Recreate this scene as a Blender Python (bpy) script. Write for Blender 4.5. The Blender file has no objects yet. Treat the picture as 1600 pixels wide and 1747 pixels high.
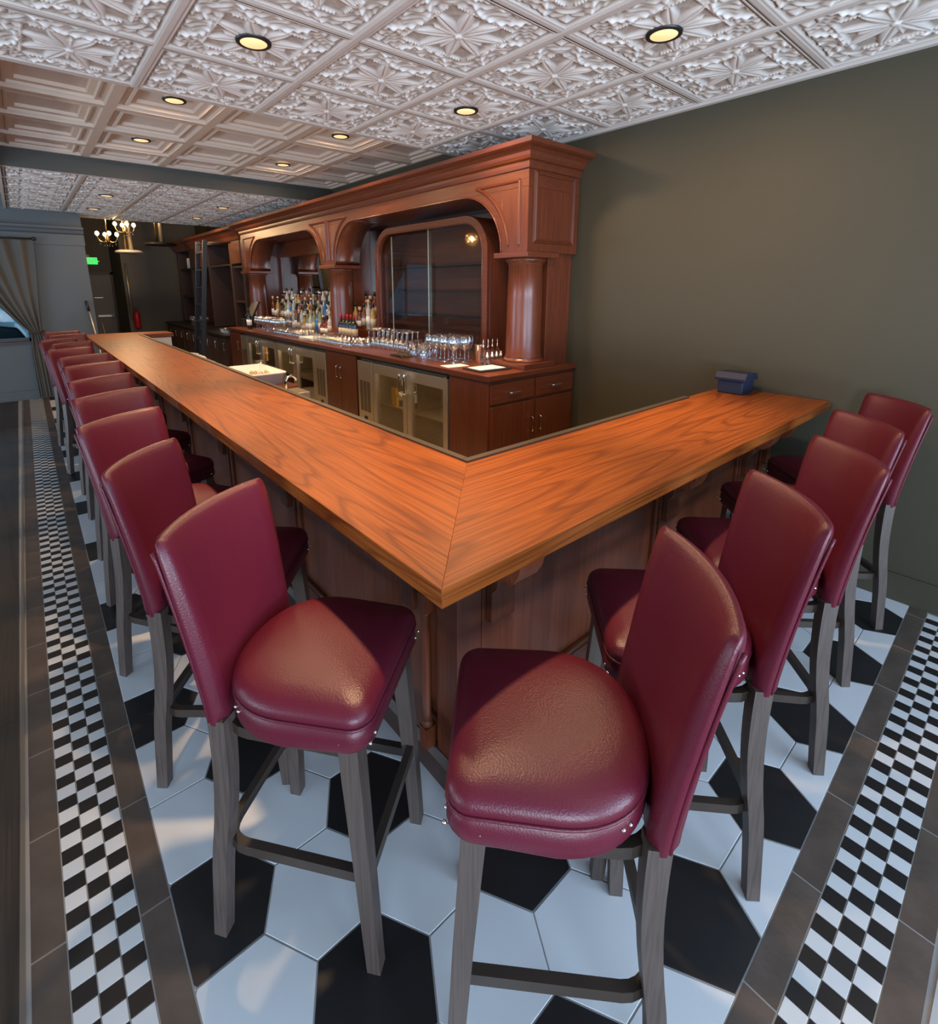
import bpy, math, random
import numpy as np
from mathutils import Matrix, Vector
random.seed(7)
PI = math.pi
COL = bpy.context.scene.collection
SC = bpy.context.scene

# ------------------------------------------------------------------ camera
cam_d = bpy.data.cameras.new('camera')
cam = bpy.data.objects.new('camera', cam_d); COL.objects.link(cam)
cam_d.sensor_fit = 'HORIZONTAL'; cam_d.sensor_width = 36.0
cam_d.lens = 36.0 * 860.23 / 1600.0
cam_d.shift_x = 20.0 / 1600.0; cam_d.shift_y = -183.5 / 1600.0
cam_d.clip_start = 0.02; cam_d.clip_end = 200
CR = np.array([[0.7622, -0.1466, 0.6305], [-0.6473, -0.1726, 0.7424], [0.0, -0.9740, -0.2265]])
cam.matrix_world = Matrix(((CR[0][0], -CR[0][1], -CR[0][2], -0.612),
                           (CR[1][0], -CR[1][1], -CR[1][2], -0.774),
                           (CR[2][0], -CR[2][1], -CR[2][2], 1.717), (0, 0, 0, 1)))
SC.camera = cam

# ------------------------------------------------------------------ world, exposure
SC.view_settings.view_transform = 'Standard'; SC.view_settings.look = 'None'
SC.view_settings.gamma = 1.0; SC.view_settings.use_curve_mapping = False
SC.view_settings.exposure = 0.0
W = bpy.data.worlds.new('sky'); SC.world = W; W.use_nodes = True
bg = W.node_tree.nodes['Background']
bg.inputs[0].default_value = (0.48, 0.72, 1.0, 1); bg.inputs[1].default_value = 1.0
WARM = (1.0, 0.64, 0.34)
CAN_W = 185.0          # watts of every downlight
DAY = (0.36, 0.63, 1.0)

def area(name, loc, rot, sx, sy, w, col):
    l = bpy.data.lights.new(name, 'AREA'); l.shape = 'RECTANGLE'; l.size = sx; l.size_y = sy
    l.energy = w; l.color = col
    o = bpy.data.objects.new(name, l); o.location = loc; o.rotation_euler = rot; COL.objects.link(o)
    return o
# daylight entering by the big street windows behind and beside the camera
area('window_daylight', (1.2, -3.42, 1.55), (PI/2, 0, 0), 2.6, 1.9, 88, DAY)
area('window_daylight', (-2.2, -3.42, 1.55), (PI/2, 0, 0), 2.6, 1.9, 100, DAY)
area('window_daylight', (-4.82, 1.0, 1.55), (PI/2, 0, -PI/2), 3.0, 1.9, 26, DAY)
area('window_daylight', (-4.82, 6.0, 1.55), (PI/2, 0, -PI/2), 3.0, 1.9, 60, DAY)

# fill lamps added inside the same windows, tilted up to brighten the ceiling
area('pavement_bounce', (1.2, -3.40, .75), (PI/2+.75, 0, 0), 2.6, .5, 105, (0.86, 0.92, 1.0))
area('pavement_bounce', (-2.2, -3.40, .75), (PI/2+.75, 0, 0), 2.6, .5, 170, (0.86, 0.92, 1.0))
area('pavement_bounce', (-4.80, 1.0, .75), (PI/2+.75, 0, -PI/2), 3.0, .5, 75, (0.86, 0.92, 1.0))
area('pavement_bounce', (-4.80, 6.0, .75), (PI/2+.75, 0, -PI/2), 3.0, .5, 95, (0.86, 0.92, 1.0))

# ------------------------------------------------------------------ materials
def nt(name):
    m = bpy.data.materials.new(name); m.use_nodes = True
    t = m.node_tree; b = t.nodes['Principled BSDF']
    return m, t, b
def N(t, kind, **kw):
    n = t.nodes.new(kind)
    for k, v in kw.items(): setattr(n, k, v)
    return n
def simple(name, col, rough=0.5, metal=0.0, bump=0.0, bscale=60, var=0.0, vscale=4, spec=None, coat=0):
    m, t, b = nt(name)
    b.inputs['Base Color'].default_value = (*col, 1); b.inputs['Roughness'].default_value = rough
    b.inputs['Metallic'].default_value = metal
    if spec is not None: b.inputs['Specular IOR Level'].default_value = spec
    if coat: b.inputs['Coat Weight'].default_value = coat; b.inputs['Coat Roughness'].default_value = .15
    tc = N(t, 'ShaderNodeTexCoord')
    if var:
        n = N(t, 'ShaderNodeTexNoise'); n.inputs['Scale'].default_value = vscale; n.inputs['Detail'].default_value = 6
        t.links.new(tc.outputs['Object'], n.inputs['Vector'])
        mx = N(t, 'ShaderNodeMix', data_type='RGBA')
        mx.inputs[6].default_value = (*[c*(1-var) for c in col], 1); mx.inputs[7].default_value = (*[min(1, c*(1+var)) for c in col], 1)
        t.links.new(n.outputs['Fac'], mx.inputs[0]); t.links.new(mx.outputs[2], b.inputs['Base Color'])
    if bump:
        n2 = N(t, 'ShaderNodeTexNoise'); n2.inputs['Scale'].default_value = bscale; n2.inputs['Detail'].default_value = 3
        t.links.new(tc.outputs['Object'], n2.inputs['Vector'])
        bp = N(t, 'ShaderNodeBump'); bp.inputs['Strength'].default_value = bump; bp.inputs['Distance'].default_value = 0.01
        t.links.new(n2.outputs['Fac'], bp.inputs['Height']); t.links.new(bp.outputs[0], b.inputs['Normal'])
    return m
def wood(name, dark, light, axis, rough=0.35, ring=9.0, fine=1.0, coat=0.0, broad=1.0, lo=.3, spec=.5):
    """grain running along axis 0/1/2; contour lines of a stretched noise give cathedral figure"""
    m, t, b = nt(name)
    tc = N(t, 'ShaderNodeTexCoord')
    mp = N(t, 'ShaderNodeMapping')
    sc = [5.0*broad]*3; sc[axis] = 0.42*broad; mp.inputs['Scale'].default_value = sc
    t.links.new(tc.outputs['Object'], mp.inputs['Vector'])
    n = N(t, 'ShaderNodeTexNoise'); n.inputs['Scale'].default_value = 1.0; n.inputs['Detail'].default_value = 1.5
    n.inputs['Roughness'].default_value = 0.35
    t.links.new(mp.outputs[0], n.inputs['Vector'])
    mul = N(t, 'ShaderNodeMath', operation='MULTIPLY'); mul.inputs[1].default_value = ring
    t.links.new(n.outputs['Fac'], mul.inputs[0])
    fr = N(t, 'ShaderNodeMath', operation='FRACT'); t.links.new(mul.outputs[0], fr.inputs[0])
    rp = N(t, 'ShaderNodeValToRGB')
    rp.color_ramp.elements[0].position = 0.0; rp.color_ramp.elements[0].color = (lo, lo, lo, 1)
    rp.color_ramp.elements[1].position = 0.22; rp.color_ramp.elements[1].color = (1, 1, 1, 1)
    e = rp.color_ramp.elements.new(0.85); e.color = (0.9, 0.9, 0.9, 1)
    e = rp.color_ramp.elements.new(1.0); e.color = (lo, lo, lo, 1)
    t.links.new(fr.outputs[0], rp.inputs[0])
    mp2 = N(t, 'ShaderNodeMapping'); s2 = [140.0]*3; s2[axis] = 3.0; mp2.inputs['Scale'].default_value = s2
    t.links.new(tc.outputs['Object'], mp2.inputs['Vector'])
    n2 = N(t, 'ShaderNodeTexNoise'); n2.inputs['Scale'].default_value = fine; n2.inputs['Detail'].default_value = 2
    t.links.new(mp2.outputs[0], n2.inputs['Vector'])
    rp2 = N(t, 'ShaderNodeValToRGB')
    rp2.color_ramp.elements[0].position = 0.35; rp2.color_ramp.elements[0].color = (0.45, 0.45, 0.45, 1)
    rp2.color_ramp.elements[1].position = 0.6; rp2.color_ramp.elements[1].color = (1, 1, 1, 1)
    t.links.new(n2.outputs['Fac'], rp2.inputs[0])
    mm = N(t, 'ShaderNodeMath', operation='MULTIPLY')
    t.links.new(rp.outputs[0], mm.inputs[0]); t.links.new(rp2.outputs[0], mm.inputs[1])
    mx = N(t, 'ShaderNodeMix', data_type='RGBA')
    mx.inputs[6].default_value = (*dark, 1); mx.inputs[7].default_value = (*light, 1)
    t.links.new(mm.outputs[0], mx.inputs[0]); t.links.new(mx.outputs[2], b.inputs['Base Color'])
    b.inputs['Roughness'].default_value = rough; b.inputs['Specular IOR Level'].default_value = spec
    if coat: b.inputs['Coat Weight'].default_value = coat; b.inputs['Coat Roughness'].default_value = 0.25
    bp = N(t, 'ShaderNodeBump'); bp.inputs['Strength'].default_value = 0.12; bp.inputs['Distance'].default_value = 0.002
    t.links.new(n2.outputs['Fac'], bp.inputs['Height']); t.links.new(bp.outputs[0], b.inputs['Normal'])
    return m
def glass(name, col=(1, 1, 1), rough=0.0, ior=1.45):
    m, t, b = nt(name)
    b.inputs['Base Color'].default_value = (*col, 1); b.inputs['Roughness'].default_value = rough
    b.inputs['Transmission Weight'].default_value = 1.0; b.inputs['IOR'].default_value = ior
    return m
def pane_glass(name, tint=(1, 1, 1), amount=0.12, power=4.0, gain=.85, rough=.02):
    """thin sheet glass: mostly see-through with a mirror-like fresnel sheen"""
    m, t, b = nt(name)
    out = t.nodes['Material Output']
    tr = N(t, 'ShaderNodeBsdfTransparent'); tr.inputs[0].default_value = (*tint, 1)
    gl = N(t, 'ShaderNodeBsdfGlossy'); gl.inputs['Roughness'].default_value = rough; gl.inputs[0].default_value = (1, 1, 1, 1)
    lw_ = N(t, 'ShaderNodeLayerWeight'); lw_.inputs['Blend'].default_value = 0.5      # same from either side of the sheet
    pw = N(t, 'ShaderNodeMath', operation='POWER'); pw.inputs[1].default_value = power
    t.links.new(lw_.outputs['Facing'], pw.inputs[0])
    ad = N(t, 'ShaderNodeMath', operation='MULTIPLY_ADD'); ad.inputs[1].default_value = gain; ad.inputs[2].default_value = amount + .03
    t.links.new(pw.outputs[0], ad.inputs[0])
    mx = N(t, 'ShaderNodeMixShader'); t.links.new(ad.outputs[0], mx.inputs[0])
    t.links.new(tr.outputs[0], mx.inputs[1]); t.links.new(gl.outputs[0], mx.inputs[2])
    t.links.new(mx.outputs[0], out.inputs[0])
    t.nodes.remove(b)
    return m
def emit(name, col, s):
    m, t, b = nt(name)
    b.inputs['Base Color'].default_value = (*[c*.5 for c in col], 1)
    b.inputs['Emission Color'].default_value = (*col, 1); b.inputs['Emission Strength'].default_value = s
    return m
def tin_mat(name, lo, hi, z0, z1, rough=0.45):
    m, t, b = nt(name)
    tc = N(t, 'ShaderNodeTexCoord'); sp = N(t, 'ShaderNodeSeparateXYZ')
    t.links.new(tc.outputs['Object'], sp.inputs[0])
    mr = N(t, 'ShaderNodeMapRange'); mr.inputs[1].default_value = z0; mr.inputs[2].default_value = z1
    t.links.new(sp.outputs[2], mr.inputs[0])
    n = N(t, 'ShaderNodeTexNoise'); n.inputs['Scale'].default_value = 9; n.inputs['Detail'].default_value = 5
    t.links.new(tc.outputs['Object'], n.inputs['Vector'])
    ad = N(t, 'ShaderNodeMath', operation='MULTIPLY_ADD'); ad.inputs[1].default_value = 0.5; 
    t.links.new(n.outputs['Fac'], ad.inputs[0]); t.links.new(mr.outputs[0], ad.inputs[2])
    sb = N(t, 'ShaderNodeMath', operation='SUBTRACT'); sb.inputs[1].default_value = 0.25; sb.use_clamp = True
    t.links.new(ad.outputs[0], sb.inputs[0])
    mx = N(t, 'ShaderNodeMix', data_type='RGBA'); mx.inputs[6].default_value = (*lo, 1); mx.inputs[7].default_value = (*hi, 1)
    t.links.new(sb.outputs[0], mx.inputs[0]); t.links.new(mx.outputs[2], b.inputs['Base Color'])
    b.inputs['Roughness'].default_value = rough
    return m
M = {}
OAKD, OAKL = (0.085, 0.017, 0.0035), (0.265, 0.070, 0.0105)
M['oak_y'] = wood('oak_top_along_bar', OAKD, OAKL, 1, 0.40, 17, broad=1.0, lo=.33, spec=.28)
M['oak_x'] = wood('oak_top_across_bar', OAKD, OAKL, 0, 0.40, 17, broad=1.0, lo=.33, spec=.28)
MAHD, MAHL = (0.062, 0.014, 0.0055), (0.145, 0.036, 0.0135)
M['mah_x'] = wood('cherry_wood_across', MAHD, MAHL, 0, 0.33, 4, broad=.8, coat=0.2, lo=.72)
M['mah_y'] = wood('cherry_wood_along', MAHD, MAHL, 1, 0.33, 4, broad=.8, coat=0.2, lo=.72)
M['mah_z'] = wood('cherry_wood_upright', MAHD, MAHL, 2, 0.33, 4, broad=.8, coat=0.2, lo=.72)
M['leather'] = simple('burgundy_leather', (0.100, 0.009, 0.021), 0.34, spec=.42, bump=0.12, bscale=260, var=.08, vscale=3)
M['leg'] = wood('grey_brown_wood', (0.040, 0.028, 0.022), (0.085, 0.062, 0.052), 2, 0.5, 3)
M['leg_bar'] = simple('dark_brown_bentwood', (0.040, 0.028, 0.021), 0.42, var=.2, vscale=12)
M['nail'] = simple('polished_nickel', (0.85, 0.80, 0.72), 0.18, 1.0)
M['olive'] = simple('olive_wall_paint', (0.052, 0.044, 0.024), 0.62, bump=.05, bscale=200, var=.05, vscale=1.5)
M['grey_wall'] = simple('blue_grey_wall_paint', (0.098, 0.112, 0.118), 0.6, bump=.06, bscale=160, var=.05, vscale=2)
M['dark_wall'] = simple('dark_olive_wall_paint', (0.11, 0.102, 0.085), 0.65, var=.05)
M['tin'] = tin_mat('antique_white_pressed_tin', (0.78, 0.745, 0.70), (0.34, 0.28, 0.23), -0.017, 0.002)  # white on the raised relief, darker and browner in the recesses
M['tin_flat'] = simple('cream_ceiling_grid', (0.56, 0.50, 0.45), 0.5)
M['coffer'] = simple('cream_coffer_paint', (0.56, 0.45, 0.36), 0.5, var=.04)
M['beam'] = simple('grey_green_beam_paint', (0.055, 0.057, 0.048), 0.6)
M['black'] = simple('black_metal', (0.012, 0.011, 0.011), 0.4)
M['lens'] = emit('warm_lamp_lens', (1.0, 0.70, 0.34), 1.05)
M['hexw'] = simple('white_hexagon_tile', (0.60, 0.62, 0.64), 0.30, var=.03, vscale=6)
M['hexb'] = simple('black_hexagon_tile', (0.014, 0.014, 0.015), 0.38, var=.3, vscale=5)
M['mosw'] = simple('white_mosaic_tile', (0.60, 0.61, 0.61), 0.3, var=.03)
M['mosb'] = simple('black_mosaic_tile', (0.014, 0.013, 0.013), 0.36, var=.3)
M['stone'] = simple('brown_grey_border_tile', (0.088, 0.066, 0.053), 0.42, bump=.12, bscale=30, var=.55, vscale=9)
M['grout'] = simple('grey_grout', (0.30, 0.29, 0.28), 0.8)
M['trim'] = simple('brushed_edge_trim', (0.33, 0.30, 0.26), 0.35, 0.8)
M['plank'] = wood('dark_plank_floor', (0.018, 0.014, 0.011), (0.042, 0.033, 0.026), 1, 0.42, 4)
M['under'] = simple('dark_floor_behind_bar', (0.30, 0.265, 0.21), 0.5)
M['rail'] = simple('dark_bronze_rail', (0.10, 0.085, 0.065), 0.4, 0.6)
M['steel'] = simple('brushed_stainless_steel', (0.62, 0.54, 0.41), 0.32, 0.82, bump=.02, bscale=300)
M['steel_d'] = simple('dark_steel_grille', (0.03, 0.027, 0.022), 0.5, 0.4)
M['chrome'] = simple('chrome', (0.88, 0.86, 0.82), 0.10, 1.0)
M['mirror'] = simple('mirror_silver', (0.80, 0.80, 0.76), 0.02, 1.0)
M['glass'] = glass('clear_glass')
M['pane'] = pane_glass('cabinet_glass', (0.92, 0.94, 0.92), .0)
M['thin_glass'] = pane_glass('thin_drinking_glass', (0.91, 0.93, 0.94), .27, 2.0, .6, .0)
M['fridge_pane'] = pane_glass('fridge_glass', (0.75, 0.72, 0.66), .16)
M['win_pane'] = pane_glass('window_glass', (0.9, 0.97, 0.98), -.027)
M['inside'] = simple('dark_fridge_liner', (0.20, 0.17, 0.12), 0.5)
M['white'] = simple('white_plastic', (0.78, 0.79, 0.80), 0.35)
M['paper'] = simple('white_paper', (0.82, 0.81, 0.78), 0.6)
M['cream'] = simple('cream_label_paper', (0.55, 0.47, 0.32), 0.6)
M['card'] = simple('black_leatherette', (0.012, 0.012, 0.014), 0.5)
M['blue'] = simple('navy_blue_cloth', (0.007, 0.013, 0.036), 0.6, bump=.1, bscale=80)
M['curtain'] = simple('taupe_curtain_cloth', (0.10, 0.09, 0.075), 0.8, bump=.1, bscale=120)
M['green_em'] = emit('green_exit_light', (0.02, 0.95, 0.16), 0.9)
M['sign_txt'] = simple('white_exit_letters', (0.85, 0.95, 0.85), 0.5)
M['bulb'] = emit('chandelier_bulb', (1.0, 0.72, 0.36), 14)
M['brass'] = simple('aged_brass', (0.42, 0.27, 0.10), 0.3, 1.0)
M['crystal'] = glass('crystal_drop', (1, 0.97, 0.9))
M['door'] = simple('grey_painted_door', (0.17, 0.17, 0.18), 0.5)
M['red'] = simple('red_enamel', (0.45, 0.015, 0.012), 0.35)
M['navy_metal'] = simple('blue_black_ladder_paint', (0.013, 0.018, 0.028), 0.45)
M['dwood'] = simple('dark_stained_wood', (0.045, 0.022, 0.016), 0.45, var=.2)
M['led'] = emit('amber_fridge_lamp', (1.0, 0.30, 0.05), 2.2)
M['asphalt'] = simple('outside_asphalt', (0.12, 0.15, 0.17), 0.8, var=.1)
M['facade'] = simple('outside_pale_wall', (0.30, 0.47, 0.53), 0.8)
M['carpaint'] = simple('dark_car_paint', (0.03, 0.05, 0.06), 0.25)
M['yellow'] = simple('yellow_card', (0.75, 0.42, 0.02), 0.6)
def liquor(name, col): return glass(name, col, 0.0, 1.36)
M['b_amber'] = simple('amber_bottle', (0.16, 0.045, 0.010), 0.10, coat=.6)
M['b_red'] = simple('red_brown_bottle', (0.13, 0.018, 0.008), 0.10, coat=.6)
M['b_clear'] = simple('pale_bottle', (0.42, 0.44, 0.40), 0.08, coat=.6)
M['b_green'] = simple('green_bottle', (0.20, 0.22, 0.09), 0.10, coat=.6)
M['b_dark'] = simple('black_green_bottle', (0.010, 0.012, 0.009), 0.10, coat=.6)
M['b_blue'] = simple('blue_bottle', (0.02, 0.14, 0.42), 0.12, coat=.6)
M['b_gold'] = simple('golden_bottle', (0.38, 0.22, 0.05), 0.10, coat=.6)
M['cap_red'] = simple('red_capsule', (0.40, 0.012, 0.012), 0.35)
M['cap_gold'] = simple('gold_capsule', (0.55, 0.33, 0.06), 0.35, 0.6)
M['cork'] = simple('cork_stopper', (0.55, 0.42, 0.26), 0.6)

# ------------------------------------------------------------------ mesh helpers
class MB:
    def __init__(s): s.v = []; s.f = []; s.sm = []
    def add(s, vs, fs, smooth=False):
        o = len(s.v); s.v += [tuple(map(float, p)) for p in vs]; s.f += [tuple(i+o for i in f) for f in fs]; s.sm += [smooth]*len(fs); return s
    def box(s, x0, x1, y0, y1, z0, z1):
        vs = [(x, y, z) for z in (z0, z1) for y in (y0, y1) for x in (x0, x1)]
        return s.add(vs, [(0, 2, 3, 1), (4, 5, 7, 6), (0, 1, 5, 4), (2, 6, 7, 3), (0, 4, 6, 2), (1, 3, 7, 5)])
    def prism(s, poly, axis, a0, a1, smooth=False):
        """extrude 2d polygon along axis; poly coords are the remaining axes in order"""
        n = len(poly)
        def P(p, a):
            q = list(p); q.insert(axis, a); return q
        vs = [P(p, a0) for p in poly] + [P(p, a1) for p in poly]
        fs = [tuple(range(n-1, -1, -1)), tuple(range(n, 2*n))]
        s.add(vs, fs, False)
        o = len(s.v) - 2*n
        for i in range(n):
            j = (i+1) % n; s.f.append((o+i, o+j, o+n+j, o+n+i)); s.sm.append(smooth)
        return s
    def lathe(s, prof, cx=0, cy=0, cz=0, seg=20, smooth=True, caps=True):
        vs = []; fs = []
        for r, z in prof:
            for k in range(seg):
                a = 2*PI*k/seg; vs.append((cx+r*math.cos(a), cy+r*math.sin(a), cz+z))
        for i in range(len(prof)-1):
            for k in range(seg):
                k2 = (k+1) % seg; fs.append((i*seg+k, i*seg+k2, (i+1)*seg+k2, (i+1)*seg+k))
        s.add(vs, fs, smooth)
        o = len(s.v) - len(vs)
        if caps:
            if prof[0][0] > 1e-4: s.f.append(tuple(o+k for k in range(seg-1, -1, -1))); s.sm.append(False)
            if prof[-1][0] > 1e-4: s.f.append(tuple(o+(len(prof)-1)*seg+k for k in range(seg))); s.sm.append(False)
        return s
    def sweep(s, path, sect, up=(0, 0, 1), closed=False, smooth=True, caps=True):
        """sect: list of (a,b) in frame (side, up)"""
        pts = [Vector(p) for p in path]; n = len(pts); m = len(sect); vs = []
        for i, p in enumerate(pts):
            if closed: t = pts[(i+1) % n] - pts[i-1]
            else: t = pts[min(i+1, n-1)] - pts[max(i-1, 0)]
            t.normalize(); side = t.cross(Vector(up))
            if side.length < 1e-5: side = Vector((1, 0, 0))
            side.normalize(); u2 = side.cross(t)
            for a, b in (sect[i] if isinstance(sect[0], list) else sect): vs.append(p + side*a + u2*b)
        if isinstance(sect[0], list): m = len(sect[0])
        fs = []
        for i in range(n if closed else n-1):
            for k in range(m):
                k2 = (k+1) % m; j = (i+1) % n
                fs.append((i*m+k, i*m+k2, j*m+k2, j*m+k))
        if caps and not closed:
            fs.append(tuple(range(m-1, -1, -1))); fs.append(tuple((n-1)*m+k for k in range(m)))
        return s.add(vs, fs, smooth)
    def tube(s, path, r, seg=8, closed=False, up=(0, 0, 1)):
        return s.sweep(path, [(r*math.cos(2*PI*k/seg), r*math.sin(2*PI*k/seg)) for k in range(seg)], up, closed)
    def mesh(s, name, mats, off=(0, 0, 0)):
        me = bpy.data.meshes.new(name)
        ox, oy, oz = off
        me.from_pydata([(x-ox, y-oy, z-oz) for x, y, z in s.v], [], s.f)
        me.polygons.foreach_set('use_smooth', s.sm)
        me.update()
        for m in (mats if isinstance(mats, (list, tuple)) else [mats]): me.materials.append(m)
        return me
def fix_normals(me):
    import bmesh
    b = bmesh.new(); b.from_mesh(me); bmesh.ops.recalc_face_normals(b, faces=b.faces); b.to_mesh(me); b.free()
def put(name, me, parent=None, loc=(0, 0, 0), rotz=0):
    o = bpy.data.objects.new(name, me); COL.objects.link(o)
    if parent is not None: o.parent = parent
    o.location = loc; o.rotation_euler = (0, 0, rotz); return o
def wloc(o):
    l = Vector((0, 0, 0))
    while o is not None: l += o.location; o = o.parent
    return tuple(l)
def part(name, mb, mat, parent, label=None, bevel=0, stuff=False, sharp=35):
    """mb in world coordinates; parent is an unrotated empty or part"""
    me = mb.mesh(name, mat, wloc(parent)); fix_normals(me)
    o = put(name, me, parent)
    if label: o['label'] = label
    if stuff: o['kind'] = 'stuff'
    if bevel: bev(o, bevel)
    return o
def bev(o, w, seg=2):
    b = o.modifiers.new('bevel', 'BEVEL'); b.width = w; b.segments = seg; b.limit_method = 'ANGLE'; b.angle_limit = math.radians(40)
def thing(name, label, cat, loc=(0, 0, 0), rotz=0, group=None):
    o = bpy.data.objects.new(name, None); COL.objects.link(o); o.empty_display_size = .1
    o.location = loc; o.rotation_euler = (0, 0, rotz); o['label'] = label; o['category'] = cat
    if group: o['group'] = group
    return o
def solo(name, mb, mat, label, cat, loc=(0, 0, 0), group=None, bevel=0):
    me = mb.mesh(name, mat, loc); fix_normals(me)
    o = put(name, me, None, loc); o['label'] = label; o['category'] = cat
    if group: o['group'] = group
    if bevel: bev(o, bevel)
    return o
def struct(name, mb, mat, parent=None, loc=(0, 0, 0)):
    me = mb.mesh(name, mat, loc if parent is None else wloc(parent)); fix_normals(me)
    o = put(name, me, parent, loc if parent is None else (0, 0, 0))
    if parent is None: o['kind'] = 'structure'
    return o
def copy_tree(o, parent=None):
    c = o.copy(); COL.objects.link(c)
    if parent is not None: c.parent = parent
    for ch in list(o.children): copy_tree(ch, c)
    return c
ORD = ['first', 'second', 'third', 'fourth', 'fifth', 'sixth', 'seventh', 'eighth', 'ninth', 'tenth', 'eleventh', 'twelfth', 'thirteenth', 'fourteenth', 'fifteenth', 'sixteenth', 'seventeenth', 'eighteenth', 'nineteenth', 'twentieth']
def rrect(x0, x1, y0, y1, r, n=4):
    out = []
    for cx, cy, a0 in ((x1-r, y1-r, 0), (x0+r, y1-r, PI/2), (x0+r, y0+r, PI), (x1-r, y0+r, 3*PI/2)):
        for k in range(n+1):
            a = a0 + PI/2*k/n; out.append((cx+r*math.cos(a), cy+r*math.sin(a)))
    return out

ZC = 2.87      # dropped ceiling height
XW = 2.90      # right wall
# ------------------------------------------------------------------ floor
floor = struct('floor', MB().box(-5, XW, -3.6, 15.4, -0.06, -0.0014), M['grout'])
S = 0.17; HY = S*math.sqrt(3)
hex_in = S - 0.0022*1.1547
hv = [(hex_in*math.cos(PI/3*k), hex_in*math.sin(PI/3*k)) for k in range(6)]
def poly_tile(poly, z=0.0, c=0.0012):
    """tile with a tiny chamfered rim, top at z"""
    n = len(poly); cx = sum(p[0] for p in poly)/n; cy = sum(p[1] for p in poly)/n
    vs = [(x, y, z-0.004) for x, y in poly] + [(x, y, z-c*.6) for x, y in poly]
    for x, y in poly:
        d = math.hypot(x-cx, y-cy) or 1; k = 1 - c/d; vs.append((cx+(x-cx)*k, cy+(y-cy)*k, z))
    fs = [tuple(range(2*n, 3*n))]
    for r in range(2):
        for i in range(n):
            j = (i+1) % n; fs.append((r*n+i, r*n+j, (r+1)*n+j, (r+1)*n+i))
    return MB().add(vs, fs)
def clip(poly, a, b, c):
    """keep a*x+b*y<=c"""
    out = []
    for i in range(len(poly)):
        p, q = poly[i], poly[(i+1) % len(poly)]
        dp, dq = a*p[0]+b*p[1]-c, a*q[0]+b*q[1]-c
        if dp <= 0: out.append(p)
        if dp*dq < 0:
            t = dp/(dp-dq); out.append((p[0]+(q[0]-p[0])*t, p[1]+(q[1]-p[1])*t))
    return out
# edge lines of the hexagon field, slightly out of square with the bar as in the room
LSL = 0.0048; RSL = 0.0135
def LX(x0, y): return x0 + LSL*y
def RY(y0, x): return y0 + RSL*x
L_OUT, L_G1, L_C0, L_C1, L_G2 = -0.861, -0.849, -0.772, -0.612, -0.535
R_G0, R_C0, R_C1, R_G3, R_OUT = -0.553, -0.630, -0.788, -0.865, -0.880
hexmesh = {c: poly_tile(hv).mesh('hexagon_tile', M['hexw' if c == 'w' else 'hexb']) for c in 'wb'}
for m_ in hexmesh.values(): fix_normals(m_)
for q in range(-6, 14):
    for r in range(-14, 40):
        x = .068 + 1.5*S*q; y = -.104 + HY*(r + q/2)
        if x < -0.75 or x > XW+.2 or y < -0.75 or y > 9.7: continue
        if x > 0.45 and y > 0.48: continue
        col = 'b' if (q - r) % 3 == 1 else 'w'
        pol = [(x+a, y+b) for a, b in hv]
        p2 = clip(pol, -1, LSL, -(L_G2+.002)); p2 = clip(p2, RSL, -1, -(R_G0+.002)) if p2 else p2
        p2 = clip(p2, 1, 0, XW-.002) if p2 else p2
        p2 = clip(p2, 0, 1, 9.46) if p2 else p2
        if len(p2) < 3: continue
        if len(p2) == 6 and all(abs(a[0]-b[0]) < 1e-6 and abs(a[1]-b[1]) < 1e-6 for a, b in zip(pol, p2)):
            put('hexagon_tile', hexmesh[col], floor, (x, y, 0))
        else:
            me = poly_tile([(a-x, b-y) for a, b in p2]).mesh('hexagon_tile', M['hexw' if col == 'w' else 'hexb']); fix_normals(me)
            put('hexagon_tile', me, floor, (x, y, 0))
# stone border tiles
def strip_tile(poly, mat, name):
    cx = sum(p[0] for p in poly)/4; cy = sum(p[1] for p in poly)/4
    me = poly_tile([(a-cx, b-cy) for a, b in poly]).mesh(name, mat); fix_normals(me)
    return put(name, me, floor, (cx, cy, 0))
g = .0022
y0 = 0.601 - 0.385*3
for k in range(28):
    a, b = y0+.385*k, y0+.385*(k+1)
    a2, b2 = max(a, RY(R_G0, L_G2)+.002), min(b, 9.45)
    if b2-a2 > .02: strip_tile([(LX(L_C1+g, a2), a2+g), (LX(L_G2-g, a2), a2+g), (LX(L_G2-g, b2), b2-g), (LX(L_C1+g, b2), b2-g)], M['stone'], 'border_tile')
    a, b = a+.065, min(b+.065, 9.45)
    a = max(a, -.86)
    if b-a > .02: strip_tile([(LX(L_G1+g, a), a+g), (LX(L_C0-g, a), a+g), (LX(L_C0-g, b), b-g), (LX(L_G1+g, b), b-g)], M['stone'], 'border_tile')
x0 = 0.536 - 0.3765*4
for k in range(12):
    for i, (ya, yb, off, lim) in enumerate(((R_C0, R_G0, 0, L_C1), (R_G3, R_C1, .09, L_G1))):
        a, b = max(x0+.3765*k+off, lim+.003), min(x0+.3765*(k+1)+off, XW-.003)
        if b-a > .02: strip_tile([(a+g, RY(ya, a)+g), (b-g, RY(ya, b)+g), (b-g, RY(yb, b)-g), (a+g, RY(yb, a)-g)], M['stone'], 'border_tile')
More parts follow.
